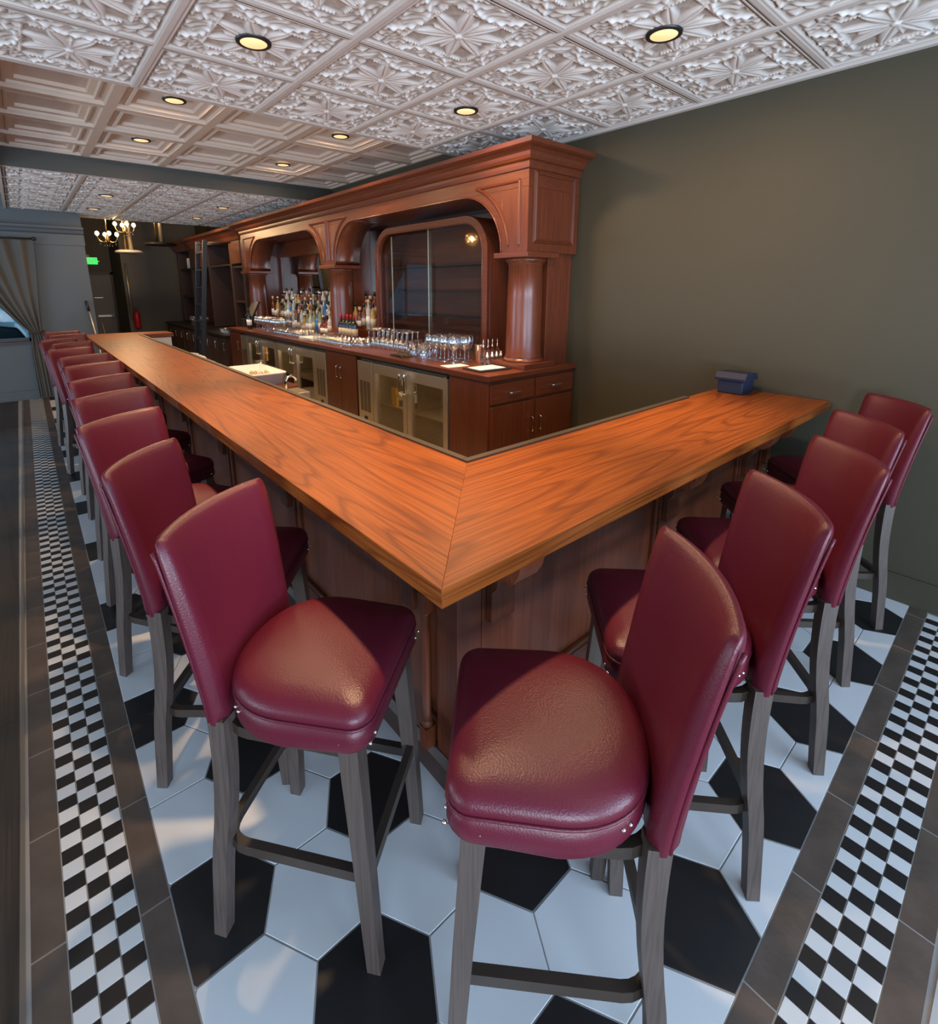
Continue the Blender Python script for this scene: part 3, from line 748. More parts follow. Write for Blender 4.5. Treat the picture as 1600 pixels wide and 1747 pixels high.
def make_stool(label):
    t = thing('bar_stool', label, 'bar stool', (0, 0, 0), 0, 'burgundy stools around the bar')
    L = M['leather']
    def P(name, mb, mat, lab=None, stuff=False):
        me = mb.mesh(name, mat); fix_normals(me); o = put(name, me, t)
        if lab: o['label'] = lab
        if stuff: o['kind'] = 'stuff'
        return o
    cush = loft([lay(-.03, .744), lay(-.006, .748), lay(.003, .756), lay(.004, .767), lay(-.001, .779), lay(-.012, .789), scaled(0, .797, .88), scaled(0, .804, .72), scaled(0, .808, .5), scaled(0, .810, .25)])
    P('seat_cushion', cush, L)
    skirt = loft([lay(-.02, .695, .014), lay(.000, .692, .014), lay(.004, .699, .014), lay(.004, .72, .006), lay(.002, .743), lay(-.008, .751)])
    P('seat_apron', skirt, L)
    pip = MB().tube([(x, y, .7505) for x, y in outline(grow=.0025)], .0042, 6, True)
    P('seat_piping', pip, L)
    # backrest: curved padded slab
    zs = [.650, .652, .658, .668, .70, .77, .85, .95, 1.05, 1.11, 1.135, 1.150, 1.158, 1.161]
    ins = [.020, .008, .002, 0, 0, 0, 0, 0, .001, .004, .008, .013, .019, .027]
    layers = []
    nu = 14
    for z, i_ in zip(zs, ins):
        hw = .184 + .029*(z-.65)/.51 - i_*.6
        th = .066 - .014*(z-.6)/.56
        ring = []
        yb = lean(z)
        bow = .030 + .020*max(0, (z-.7)/.46)
        def cy(x): return yb - bow*(1-(x/.22)**2)
        def ct(x): return (th/2 - i_*.8) * 1.0
        # front side (towards sitter) from +x to -x, then rear back
        rr = .022
        for k in range(nu+1):
            x = hw - 2*hw*k/nu; e = max(0, (abs(x)-(hw-rr))/rr); ring.append((x, cy(x)+ct(x)*math.sqrt(max(0, 1-e*e*.96)), z))
        for k in range(nu+1):
            x = -hw + 2*hw*k/nu; e = max(0, (abs(x)-(hw-rr))/rr); ring.append((x, cy(x)-ct(x)*math.sqrt(max(0, 1-e*e*.96)), z))
        layers.append(ring[::-1])
    bk_ = loft(layers, cap1=False)
    m2 = len(layers[0]); o2 = (len(layers)-1)*m2
    for k in range(nu):
        bk_.f.append((o2+k, o2+k+1, o2+m2-2-k, o2+m2-1-k)); bk_.sm.append(True)
    P('backrest', bk_, L)
    wl = []
    for k in range(22):
        z = .668+.467*k/21; wl.append((.1795+.029*(z-.65)/.51, lean(z)-.0215, z))
    P('back_piping', MB().tube(wl, .0045, 6), L); P('back_piping', MB().tube([(-x, y, z) for x, y, z in wl], .0045, 6), L)
    tp = []
    for k in range(13):
        x = .2185-.437*k/12; z = 1.135; tp.append((x, lean(z)-.05*(1-(x/.22)**2)-.0265, z))
    def leg(path, w0, w1):
        n = len(path); mb = MB(); sects = []
        for i in range(n):
            f = i/(n-1); a = (w0+(w1-w0)*f)/2; sects.append([(-a, -a), (a, -a), (a, a), (-a, a)])
        mb.sweep(path, sects, up=(0, 1, 0), smooth=False); return mb
    for sg in (-1, 1):
        P('leg', leg([(sg*.174, .403, .72), (sg*.185, .424, .40), (sg*.190, .446, 0)], .050, .036), M['leg'])
    for sg in (-1, 1):
        path = []
        for k in range(13):
            z = .672-.672*k/12; f = k/12
            path.append((sg*(.160+.040*f), .050-.040*f**1.1 + .012*math.sin(PI*min(1, f*1.6)), z))
        P('leg', leg(path, .046, .036), M['leg'])
    sec = [(-.011, -.015), (.011, -.015), (.011, .015), (-.011, .015)]
    def hoop(z, xo, yb, r):
        p = [(-xo, .41, z)]
        p += [(-xo, yb+r+.12, z)]
        for k in range(7): a = PI+PI/2*k/6; p.append((-xo+r+r*math.cos(a), yb+r+r*math.sin(a), z))
        for k in range(7): a = -PI/2+PI/2*k/6; p.append((xo-r+r*math.cos(a), yb+r+r*math.sin(a), z))
        p += [(xo, yb+r+.12, z), (xo, .41, z)]
        return MB().sweep(p, sec, smooth=False)
    P('upper_stretcher', hoop(.635, .155, .035, .085), M['leg_bar'])
    P('foot_ring', hoop(.285, .178, .020, .075), M['leg_bar'])
    P('foot_rail', MB().box(-.19, .19, .425, .447, .285, .320), M['leg_bar'])
    nl = MB()
    ol = outline(grow=.005)
    for sx_ in (-1, 1):
        for (x, y) in ((.22, .42), (.22, .39), (.195, .48), (.165, .48), (.20, .10), (.205, .125)):
            q = min(ol, key=lambda p: (p[0]-x)**2+(p[1]-y)**2)
            if y > .47: q = (x, .4615)
            if .38 < y < .43: q = (.2105, y-.028)
            nl.lathe([(.0001, .0042), (.0032, .0034), (.0052, 0), (.0032, -.0034), (.0001, -.0042)], sx_*q[0], q[1], .712 if y > .3 else .725, 8, caps=False)
    P('nailheads', nl, M['nail'], 'small polished nail heads', stuff=True)
    return t
# (left-end of back rest, direction along the back rest) measured on the floor plan
def dvec(deg): a = math.radians(deg); return (math.cos(a), math.sin(a))
st_left = [((-.452, .421), 38), ((-.486, .992), 50), ((-.508, 1.70), 34), ((-.486, 2.36), 26), ((-.466, 2.97), 30), ((-.453, 3.722), 24), ((-.448, 4.33), 27), ((-.498, 5.02), 31), ((-.440, 5.64), 32), ((-.515, 6.16), 36), ((-.43, 6.84), 22), ((-.45, 7.42), 22)]
st_right = [((.478, -.220), 224.4), ((1.054, -.204), 224), ((1.656, -.215), 222.5), ((2.215, -.145), 226), ((2.812, -.150), 226)]
lab_l = ['burgundy leather bar stool nearest the bar corner on the long side, seat half in shadow']
for k in range(1, 12): lab_l.append('burgundy leather bar stool, %s from the corner along the long side of the bar' % ORD[k])
lab_l[11] = 'burgundy leather bar stool farthest down the long side, by the grey wall'
lab_r = ['burgundy leather bar stool nearest the camera on the short side, lit seat facing left',
         'burgundy leather bar stool, second from the corner along the short side',
         'burgundy leather bar stool in the middle of the five on the short side',
         'burgundy leather bar stool, second from the olive wall on the short side',
         'burgundy leather bar stool touching the olive wall at the end of the short side']
proto = None
for (p, ang), lab in zip(st_left+st_right, lab_l+lab_r):
    if proto is None: proto = make_stool(lab); s = proto
    else: s = copy_tree(proto); s['label'] = lab
    dx, dy = dvec(ang)
    # local x axis runs from left end to right end of the back rest as the sitter's... the seat lies on the side (dy,-dx)
    mx_, my_ = p[0]+dx*.212, p[1]+dy*.212
    s.location = (mx_, my_, 0); s.rotation_euler = (0, 0, math.atan2(-dx, dy) - PI/2)

BOT_LATER = []
# ------------------------------------------------------------------ back bar: base units
CT0, CT1 = 1.050, 1.090
XF = 1.885
solo('back_counter_top', MB().box(1.868, XW-.004, 1.80, 7.86, CT0, CT1), M['mah_y'], 'long red-brown wooden back counter top under the arches', 'counter top', (2.3, 4.8, CT0), bevel=.003)
def loop_handle(parent, a, b, out, r=.0055, mat='chrome', name='handle'):
    """bar handle from a to b standing off by vector out"""
    A, B, O = Vector(a), Vector(b), Vector(out)
    d = (B-A).normalized()*.012
    path = [A, A+O*.7, A+O+d*.6, A+O+d*1.2, B+O-d*1.2, B+O-d*.6, B+O*.7, B]
    upv = (0, 1, 0) if abs(O.normalized().y) < .5 and abs((B-A).normalized().y) < .5 else (1, 0, 0)
    if abs((B-A).normalized().x) > .5: upv = (0, 0, 1)
    if abs((B-A).normalized().z) > .5 and abs(O.normalized().y) > .5: upv = (1, 0, 0)
    part(name, MB().tube(path, r, 8, up=upv), M[mat], parent)
c = thing('end_cabinet', 'red-brown wooden cabinet with two drawers and two doors facing the short bar', 'cabinet', (2.39, 2.05, 0))
part('carcass', MB().box(XF+.004, XW-.006, 1.828, 2.268, 0.0, CT0-.001), M['mah_z'], c, bevel=.002)
for (xa, xb) in ((1.905, 2.385), (2.405, 2.875)):
    dr = part('drawer', MB().box(xa, xb, 1.812, 1.827, .872, 1.018), M['mah_x'], c, bevel=.003)
    xm = (xa+xb)/2; loop_handle(dr, (xm-.055, 1.812, .945), (xm+.055, 1.812, .945), (0, -.028, 0))
    do = part('door', MB().box(xa, xb+(.009 if xa < 2 else 0), 1.812, 1.827, .07, .850), M['mah_z'], c, bevel=.003)
    xh = 2.348 if xa < 2 else 2.442
    loop_handle(do, (xh, 1.812, .60), (xh, 1.812, .715), (0, -.030, 0))
def cupboard(y0_, y1_, lab, n=2):
    c = thing('cupboard', lab, 'cabinet', (2.2, (y0_+y1_)/2, 0))
    part('carcass', MB().box(XF+.02, XW-.01, y0_, y1_, 0, CT0-.001), M['mah_z'], c)
    w = (y1_-y0_)/n
    for k in range(n):
        do = part('door', MB().box(XF+.002, XF+.019, y0_+k*w+.002, y0_+(k+1)*w-.002, .08, CT0-.012), M['mah_z'], c, bevel=.003)
        yh = y0_+(k+1)*w-.045 if (k == 0 and n == 2) else y0_+k*w+.045
        loop_handle(do, (XF+.002, yh, .78), (XF+.002, yh, .90), (-.032, 0, 0))
    return c
cupboard(3.76, 4.42, 'plain red-brown cupboard with two doors between the two steel fridges')
cupboard(7.33, 7.83, 'red-brown cupboard with looped handle at the far end of the back counter', 1)
def mini_bottle(y, x, z, parent): return None
def fridge(y0_, comp_first, lab, yw=1.445, warm=False):
    """comp_first: grille panel on the near (low y) side"""
    f = thing('back_bar_fridge', lab, 'fridge', (2.2, y0_+yw/2, 0))
    y1_ = y0_+yw; cwid = .285
    ca = (y0_, y0_+cwid) if comp_first else (y1_-cwid, y1_)
    da = (y0_+cwid, y1_) if comp_first else (y0_, y1_-cwid)
    H0, H1 = .10, 1.005
    sh = MB(); t = .02
    sh.box(XF+.05, 2.55, y0_+.006, y0_+.03, .04, H1); sh.box(XF+.05, 2.55, y1_-.03, y1_-.006, .04, H1)
    sh.box(XF+.05, 2.55, y0_, y1_, .04, .12); sh.box(XF+.05, 2.55, y0_+.006, y1_-.006, H1-.03, H1+.015); sh.box(2.50, 2.55, y0_+.01, y1_-.01, .04, H1)
    ym_ = ca[1] if comp_first else ca[0]; sh.box(XF+.05, 2.55, ym_-.012, ym_+.012, .04, H1)
    part('liner', sh, M['inside'], f)
    part('top_shadow_gap', MB().box(XF+.03, XF+.06, y0_+.01, y1_-.01, H1+.016, CT0-.002), M['black'], f, 'black strip above the fridge doors')
    cp = part('compressor_panel', MB().box(XF, XF+.05, ca[0]+.006, ca[1]-.006, .08, H1), M['steel'], f, bevel=.003)
    yc = (ca[0]+ca[1])/2; gr = MB()
    for (za, zb) in ((.50, .80), (.12, .34)):
        for k in (-1, 0, 1):
            z = za
            while z < zb:
                gr.box(XF-.0012, XF+.004, yc+k*.068-.028, yc+k*.068+.028, z, z+.008); z += .0135
    part('grille', gr, M['steel_d'], cp, stuff=False)
    kn = part('thermostat', MB().box(XF-.004, XF+.002, yc-.03, yc+.03, .40, .45), M['black'], cp, bevel=.003)
    dw_ = (da[1]-da[0])/2
    for k in range(2):
        a, b = da[0]+k*dw_+.004, da[0]+(k+1)*dw_-.004
        d = MB(); 
        d.box(XF, XF+.045, a, a+.058, .08, H1); d.box(XF, XF+.045, b-.058, b, .08, H1); d.box(XF, XF+.045, a+.058, b-.058, H1-.095, H1); d.box(XF, XF+.045, a+.058, b-.058, .08, .16)
        do = part('door', d, M['steel'], f, bevel=.002)
        part('pane', MB().box(XF+.016, XF+.022, a+.056, b-.056, .158, H1-.093), M['fridge_pane'], do)
        yh = b-.03 if k == 0 else a+.03
        loop_handle(do, (XF, yh, .80), (XF, yh, .97), (-.05, 0, 0), .011)
        hg = part('hinge', MB().box(XF-.006, XF+.04, (a if k == 0 else b-.035), (a+.035 if k == 0 else b), H1+.001, H1+.014), M['chrome'], do)
        if warm:
            part('lamp_strip', MB().box(XF+.05, XF+.058, (b-.075 if k == 0 else a+.062), (b-.062 if k == 0 else a+.075), .70, .90), M['led'], f, 'glowing amber lamp strip')  # emissive strip drawn as an orange streak near the door edge
        for zz in (.36, .60):
            part('shelf', MB().box(XF+.06, 2.48, a+.02, b-.02, zz, zz+.012), M['steel'] if not warm else M['rail'], f)
    for k in range(2):
        l = bpy.data.lights.new('fridge_lamp', 'AREA'); l.shape = 'RECTANGLE'; l.size = .45; l.size_y = .05; l.energy = 1.6 if not warm else .6; l.color = (1, .74, .42)
        s = bpy.data.objects.new('fridge_lamp', l); COL.objects.link(s); s.parent = f
        s.location = (XF+.12-2.2, da[0]+(k+.5)*dw_-(y0_+yw/2), H1-.045); s.rotation_euler = (0, -.5, PI/2)
    return f
fridge(2.285, False, 'near stainless glass-door fridge with grille panel on its left, under the wine glasses')
fridge(4.435, True, 'middle stainless glass-door fridge with grille panel on its right side')
fridge(5.90, False, 'far stainless glass-door fridge half hidden behind the bar top', 1.41, warm=True)

for k in range(3):
    BOT_LATER.append((2.03+.03*(k % 2), 2.97+.09*k, .6125, k))
solo('yellow_card', MB().box(1.975, 1.98, 3.16, 3.25, .70, .79).box(1.975, 2.05, 3.16, 3.25, .6125, .70), M['yellow'], 'yellow carton behind the glass of the near fridge', 'carton', (2.0, 3.2, .6125))

# ------------------------------------------------------------------ back bar: canopy with columns and arches
bk = thing('back_bar', 'tall red-brown wooden back bar with arches, round columns and cornice', 'back bar', (2.6, 5.0, CT1))
FX, YE0, YE1 = 2.30, 1.86, 8.17
ZS, ZA, ZT = 1.975, 2.43, 2.60
part('frieze', MB().box(FX, XW-.004, YE0, YE1, ZA, ZT), M['mah_y'], bk, bevel=.002)
arches = [(2.126, 4.877), (5.243, 7.80)]
part('end_box', MB().box(FX, XW-.004, YE0, 2.126, ZS, ZA-.0005), M['mah_z'], bk, bevel=.002)
part('pier', MB().box(FX, 2.62, 4.877, 5.243, ZS, ZA-.0005), M['mah_z'], bk, bevel=.002)
part('pier', MB().box(FX, 2.62, 7.80, YE1, ZS, ZA-.0005), M['mah_z'], bk, bevel=.002)
RA = ZA-ZS
for a, b in arches:
    for y_, s_ in ((a, 1), (b, -1)):
        poly = [(y_, ZA)] + [(y_+s_*(RA-RA*math.cos(PI/2*k/14)), ZS+RA*math.sin(PI/2*k/14)) for k in range(15)]
        part('spandrel', MB().prism(poly, 0, FX, 2.62, smooth=True), M['mah_y'], bk)
    pth = [(FX-.003, a+.004, ZS)] + [(FX-.003, a+RA-RA*math.cos(PI/2*k/14), ZS+RA*math.sin(PI/2*k/14)) for k in range(15)]
    pth += [(FX-.003, b-RA+RA*math.sin(PI/2*k/14), ZS+RA*math.cos(PI/2*k/14)) for k in range(15)] + [(FX-.003, b-.004, ZS)]
    part('arch_bead', MB().tube(pth, .007, 6, up=(1, 0, 0)), M['mah_y'], bk)
# raised mouldings on the spandrels and piers
def ridge(path, w=.013, h=.013, up=(1, 0, 0), closed=False):
    return MB().sweep(path, [(-w, 0), (-w*.7, h*.7), (0, h), (w*.7, h*.7), (w, 0)], up=up, closed=closed, smooth=False)
def spandrel_mould(y_, s_, ys):
    r2 = RA+.075
    arc = []
    for k in range(13):
        t = math.radians(6+66*k/12); arc.append((FX-.001, y_+s_*(RA-r2*math.cos(t)), ZS+r2*math.sin(t)))
    part('spandrel_moulding', ridge(arc, up=(-1, 0, 0)), M['mah_z'], bk)
    top = max(p[2] for p in arc)
    part('spandrel_moulding', ridge([(FX-.001, arc[-1][1], top), (FX-.001, ys, top)], up=(-1, 0, 0)), M['mah_y'], bk)
    part('spandrel_moulding', ridge([(FX-.001, ys, top), (FX-.001, ys, arc[0][2])], up=(-1, 0, 0)), M['mah_z'], bk)
spandrel_mould(2.126, 1, 1.945); spandrel_mould(4.877, -1, 5.035); spandrel_mould(5.243, 1, 5.085); spandrel_mould(7.80, -1, 8.02)
ex0, ex1, ez0, ez1 = 2.375, 2.82, 2.055, 2.53
fr = MB()
fr.sweep([(ex0, YE0-.001, ez0), (ex1, YE0-.001, ez0), (ex1, YE0-.001, ez1), (ex0, YE0-.001, ez1)], [(-.022, 0), (-.018, .010), (-.006, .014), (.004, .006), (.016, .010), (.022, 0)], up=(0, -1, 0), closed=True, smooth=False)
part('end_moulding', fr, M['mah_z'], bk)
# cornice
cpr = [(0, 2.545), (.012, 2.552), (.018, 2.575), (.018, 2.598), (.040, 2.606), (.052, 2.625), (.060, 2.648), (.085, 2.668), (.118, 2.676), (.132, 2.684), (.140, 2.712), (0, 2.712)]
vs = []; fs = []
for o_, z_ in cpr:
    vs += [(XW-.004, YE0-o_, z_), (FX-o_, YE0-o_, z_), (FX-o_, YE1+o_, z_), (XW-.004, YE1+o_, z_)]
for i in range(len(cpr)-1):
    for k in range(3): fs.append((i*4+k, i*4+k+1, i*4+5+k, i*4+4+k))
n_ = (len(cpr)-1)*4; fs.append((n_, n_+1, n_+2, n_+3))
part('cornice', MB().add(vs, fs), M['mah_y'], bk)
cols = [(2.452, 2.005), (2.452, 5.06), (2.452, 7.985)]
for i, (cx, cy) in enumerate(cols):
    hy = .165 if i == 0 else .20
    part('abacus', MB().box(2.262, 2.63, cy-hy-(.02 if i == 0 else 0), cy+hy, 1.935, 1.9745), M['mah_y'], bk, bevel=.004)
    col = MB().lathe([(.163, 1.135), (.163, 1.148), (.150, 1.160), (.146, 1.164), (.150, 1.170), (.143, 1.182), (.142, 1.30), (.138, 1.62), (.132, 1.880), (.137, 1.884), (.137, 1.894), (.142, 1.902), (.156, 1.914), (.156, 1.935)], cx, cy, 0, 40)
    part('column', col, M['mah_z'], bk)
    part('column_plinth', MB().box(2.265, 2.635, cy-.185, cy+.185, CT1, 1.135), M['mah_y'], bk, bevel=.004)
part('pilaster', MB().box(2.60, XW-.004, 1.905, 2.06, CT1, ZS), M['mah_z'], bk, bevel=.002)
part('divider', MB().box(2.60, XW-.004, 5.02, 5.10, CT1, ZA), M['mah_z'], bk)
part('divider', MB().box(2.45, XW-.004, 7.96, 8.15, CT1, ZA), M['mah_z'], bk)
part('mirror', MB().box(2.86, 2.868, 2.07, 5.015, CT1, 2.40), M['mirror'], bk, 'silvered mirror at the back of the niche')
part('mirror', MB().box(2.86, 2.868, 5.105, 7.955, CT1, 2.40), M['mirror'], bk, 'silvered mirror at the back of the middle bay')
part('back_board', MB().box(2.87, XW-.005, 2.07, 7.955, CT1, ZA), M['dwood'], bk)
part('mirror_header', MB().box(2.82, 2.858, 5.105, 7.955, 2.20, ZA), M['mah_y'], bk, bevel=.006)
mf = MB(); mf.box(2.835, 2.858, 5.11, 5.18, CT1, 2.2); mf.box(2.835, 2.858, 7.88, 7.95, CT1, 2.2)
part('mirror_frame', mf, M['mah_z'], bk)
for (ya, yb) in ((5.30, 7.70), (4.46, 5.0)):
    part('bottle_step', MB().box(2.64, 2.83, ya, yb, CT1, 1.345), M['mah_y'], bk, bevel=.006)
    part('bottle_step', MB().box(2.50, 2.639, ya, yb, CT1, 1.215), M['mah_y'], bk, bevel=.006)

# display case
dc = thing('display_case', 'arch-topped glass display cabinet with empty shelves behind the wine glasses', 'display cabinet', (2.66, 3.43, CT1))
CY0, CY1, CZ0, CZ1 = 2.495, 4.33, CT1, 2.335
def archpath(i, r, n=12):
    a, b, top = CY0+i, CY1-i, CZ1-i
    p = [(a, CZ0)] + [(a+r-r*math.cos(PI/2*k/n), top-r+r*math.sin(PI/2*k/n)) for k in range(n+1)]
    return p + [(b-r+r*math.sin(PI/2*k/n), top-r+r*math.cos(PI/2*k/n)) for k in range(n+1)] + [(b, CZ0)]
def ringprism(po, pi_, xa, xb):
    n = len(po); mb = MB()
    vs = [(xa, *p) for p in po] + [(xa, *p) for p in pi_] + [(xb, *p) for p in po] + [(xb, *p) for p in pi_]; fs = []
    for i in range(n-1):
        fs += [(i, i+1, n+i+1, n+i), (2*n+i, 2*n+i+1, 3*n+i+1, 3*n+i), (i, i+1, 2*n+i+1, 2*n+i), (n+i, n+i+1, 3*n+i+1, 3*n+i)]
    fs += [(0, n, 3*n, 2*n), (n-1, 2*n-1, 4*n-1, 3*n-1)]
    return mb.add(vs, fs)
part('arched_frame', ringprism(archpath(0, .30), archpath(.062, .25), 2.50, 2.545), M['mah_y'], dc, bevel=.004)
part('case_shell', ringprism(archpath(.002, .30), archpath(.02, .28), 2.546, 2.856), M['mah_z'], dc)
part('case_back', MB().box(2.835, 2.855, CY0+.03, CY1-.03, CZ0, CZ1-.05), M['mah_y'], dc)
part('frame_bead', MB().tube([(2.502, a, z) for a, z in archpath(.064, .248)], .006, 6, up=(1, 0, 0)), M['mah_y'], dc)
for zz in (1.42, 1.66, 1.92):
    part('shelf', MB().box(2.60, 2.834, CY0+.022, CY1-.022, zz, zz+.008), M['black'], dc, 'thin dark glass shelf')
ym = 3.37
pn = [p for p in archpath(.055, .25)]
left = [p for p in pn if p[0] >= ym]; right = [p for p in pn if p[0] <= ym]
zt = CZ1-.055
part('sliding_door', MB().prism(right + [(ym+.03, zt), (ym+.03, CZ0)], 0, 2.552, 2.558), M['pane'], dc)
part('sliding_door', MB().prism([(ym-.03, CZ0), (ym-.03, zt)] + left, 0, 2.566, 2.572), M['pane'], dc)
part('door_edge', MB().box(2.549, 2.560, ym+.029, ym+.033, CZ0, zt-.002), M['steel'], dc)
part('door_edge', MB().box(2.563, 2.574, CY1-.25, CY1-.247, CZ0, zt-.03), M['steel'], dc)

# ------------------------------------------------------------------ glassware and bottles on the back counter
def lm(name, prof, mat, seg=18, flip=False, h=0):
    p = [(r, (h-z) if flip else z) for r, z in prof]
    me = MB().lathe(p, seg=seg, caps=False).mesh(name, mat); fix_normals(me); return me
WG = [(.0001, .0), (.036, .0), (.036, .003), (.010, .008), (.0045, .018), (.0042, .085), (.012, .098), (.030, .115), (.043, .145), (.0455, .172), (.042, .20), (.036, .225), (.0345, .2245)]
WS = [(r*.86, z*.87) for r, z in WG]
TU = [(.0001, .004), (.031, .0), (.034, .004), (.0385, .095), (.0365, .0945)]
PT = [(.0001, .006), (.030, 0), (.032, .004), (.042, .148), (.0405, .1475)]
me_wg = lm('wine_glass', WG, M['thin_glass'], 22); me_ws = lm('wine_glass', WS, M['thin_glass'], 18)
me_wi = lm('upturned_wine_glass', WS, M['thin_glass'], 18, True, .225*.87)
me_tu = lm('tumbler', TU, M['thin_glass'], 16); me_pt = lm('pint_glass', PT, M['thin_glass'], 18)
def inst(name, me, loc, label, cat, group):
    o = put(name, me, None, loc, random.uniform(0, 6)); o['label'] = label; o['category'] = cat; o['group'] = group; return o
Z = CT1
jit = lambda s: random.uniform(-s, s)
n_ = 0
for r_ in range(3):
    for k in range(4):
        x = 2.12+.105*r_+jit(.006); y = 2.50+.11*k-.035*r_+jit(.006)
        if r_ == 2 and k == 0: continue
        inst('wine_glass', me_wg, (x, y, Z), 'large upright wine glass, %s from the right in the %s row by the shaker' % (ORD[k], ['front', 'middle', 'back'][r_]), 'wine glass', 'upright wine glasses by the display case'); n_ += 1
for k, (x, y) in enumerate(((2.00, 2.76), (2.10, 2.87), (2.20, 2.95), (2.30, 2.98), (2.06, 2.99), (2.17, 3.06))):
    inst('pint_glass', me_pt, (x, y, Z), 'tall straight pint glass, %s of the six left of the wine glasses' % ORD[k], 'glass', 'pint glasses')
for r_ in range(3):
    for k in range(9):
        inst('upturned_wine_glass', me_wi, (2.20+.082*r_+jit(.003), 3.30+.088*k+.02*r_+jit(.003), Z), 'wine glass stored upside down, %s from the right in the %s row' % (ORD[k], ['front', 'middle', 'back'][r_]), 'wine glass', 'upside-down wine glasses')
for r_ in range(3):
    for k in range(10):
        inst('tumbler', me_tu, (1.97+.083*r_+jit(.004), 3.92+.086*k+jit(.004) + (.12 if r_ == 0 else 0), Z), 'short clear tumbler, %s from the right in the %s row' % (ORD[k], ['front', 'middle', 'back'][r_]), 'tumbler', 'tumblers in the middle of the counter')
for r_ in range(3):
    for k in range(10):
        inst('tumbler', me_tu, (1.99+.085*r_+jit(.004), 5.30+.09*k+jit(.004), Z), 'short clear tumbler left of the folders, %s from the right, %s row' % (ORD[k], ['front', 'middle', 'back'][r_]), 'tumbler', 'tumblers left of the white folders')
for r_ in range(3):
    for k in range(9):
        inst('wine_glass', me_ws, (2.08+.09*r_+jit(.005), 6.26+.105*k+jit(.005), Z), 'small upright wine glass near the screen, %s from the right, %s row' % (ORD[k], ['front', 'middle', 'back'][r_]), 'wine glass', 'wine glasses near the till')
# near end clutter
t = thing('menu_tray', 'black clipboard tray holding a white sheet at the near end of the back counter', 'tray', (2.10, 2.07, Z))
ca_, sa_ = math.cos(-.28), math.sin(-.28)
def rotbox(cx, cy, hx, hy, z0_, z1_, ang):
    c_, s_ = math.cos(ang), math.sin(ang)
    pts = [(cx+a*c_-b*s_, cy+a*s_+b*c_) for a, b in ((-hx, -hy), (hx, -hy), (hx, hy), (-hx, hy))]
    return MB().prism(pts, 2, z0_, z1_)
part('board', rotbox(2.10, 2.06, .155, .115, Z, Z+.012, -.10), M['card'], t, bevel=.003)
part('sheet', rotbox(2.10, 2.065, .125, .085, Z+.0125, Z+.014, -.10), M['paper'], t)
solo('paper_sheet', rotbox(2.02, 2.36, .10, .065, Z+.0005, Z+.002, -.15), M['paper'], 'white paper sheet in front of the upright wine glasses', 'paper', (2.02, 2.36, Z))
sk = MB().lathe([(.0001, 0), (.034, 0), (.037, .003), (.046, .150), (.0475, .154), (.0455, .154), (.035, .01), (.0001, .008)], 2.31, 2.37, Z, 24, caps=False)
solo('cocktail_shaker', sk, M['chrome'], 'polished steel shaker cup right of the wine glasses', 'shaker', (2.31, 2.37, Z))
def dropper(x, y, lab):
    b = solo('dropper_bottle', MB().lathe([(.0001, 0), (.019, 0), (.020, .003), (.020, .045), (.017, .055), (.009, .062), (.009, .068), (.0001, .068)], x, y, Z, 14, caps=False), M['glass'], lab, 'bottle', (x, y, Z), 'dropper bottles by the end column')
    part('cap', MB().lathe([(.011, .066), (.011, .082), (.007, .086), (.006, .105), (.0001, .110)], x, y, Z, 12), M['paper'], b, 'white dropper cap')
def pourer(x, y, lab):
    b = solo('pourer_bottle', MB().lathe([(.0001, 0), (.019, 0), (.020, .004), (.020, .10), (.015, .118), (.009, .13), (.009, .14), (.0001, .14)], x, y, Z, 14, caps=False), M['glass'], lab, 'bottle', (x, y, Z), 'pourer bottles by the end column')
    part('pourer', MB().lathe([(.010, .138), (.010, .148), (.005, .154), (.004, .19), (.002, .205), (.0001, .206)], x, y, Z, 10), M['nail'], b, 'metal pourer spout')
for k in range(4):
    dropper(2.235+.052*k, 2.20+jit(.004), 'small clear dropper bottle, %s from the left by the end column' % ORD[k])
    pourer(2.26+.054*k, 2.275+jit(.004), 'slim glass bottle with metal pourer, %s from the left by the end column' % ORD[k])
cl = MB(); NU = 14; pts = []
for i in range(NU+1):
    for j in range(NU+1):
        a, b = i/NU-.5, j/NU-.5
        pts.append((2.04+.15*a+.03*b, 3.14+.26*b, Z+.004+.010*(1+math.sin(9*a+3*b))*(1-abs(2*b)**4)+.006*math.sin(14*b)**2))
fs = [(i*(NU+1)+j, (i+1)*(NU+1)+j, (i+1)*(NU+1)+j+1, i*(NU+1)+j+1) for i in range(NU) for j in range(NU)]
base = [(x, y, Z+.001) for x, y, z in pts]; m_ = len(pts)
edge = [i*(NU+1) for i in range(NU+1)] + [NU*(NU+1)+j for j in range(1, NU+1)] + [i*(NU+1)+NU for i in range(NU-1, -1, -1)] + [j for j in range(NU-1, 0, -1)]
cl.add(pts+base, fs + [tuple(k+m_ for k in f[::-1]) for f in fs] + [(edge[i], edge[(i+1) % len(edge)], edge[(i+1) % len(edge)]+m_, edge[i]+m_) for i in range(len(edge))], True)
solo('bar_cloth', cl, M['card'], 'crumpled dark cloth lying in front of the upside-down glasses', 'cloth', (2.04, 3.14, Z))
for k in range(2):
    solo('menu_folder', rotbox(2.02-.0*k, 5.06+.02*k, .085, .16-.01*k, Z+.001+.019*k, Z+.018+.019*k, .1-.1*k), M['paper'] if k else M['cream'],
         ['cream folder lying at the bottom under the white one on the counter', 'white folder lying on top of the cream one on the counter'][k], 'folder', (2.02, 5.06, Z+.001+.019*k), bevel=.002)

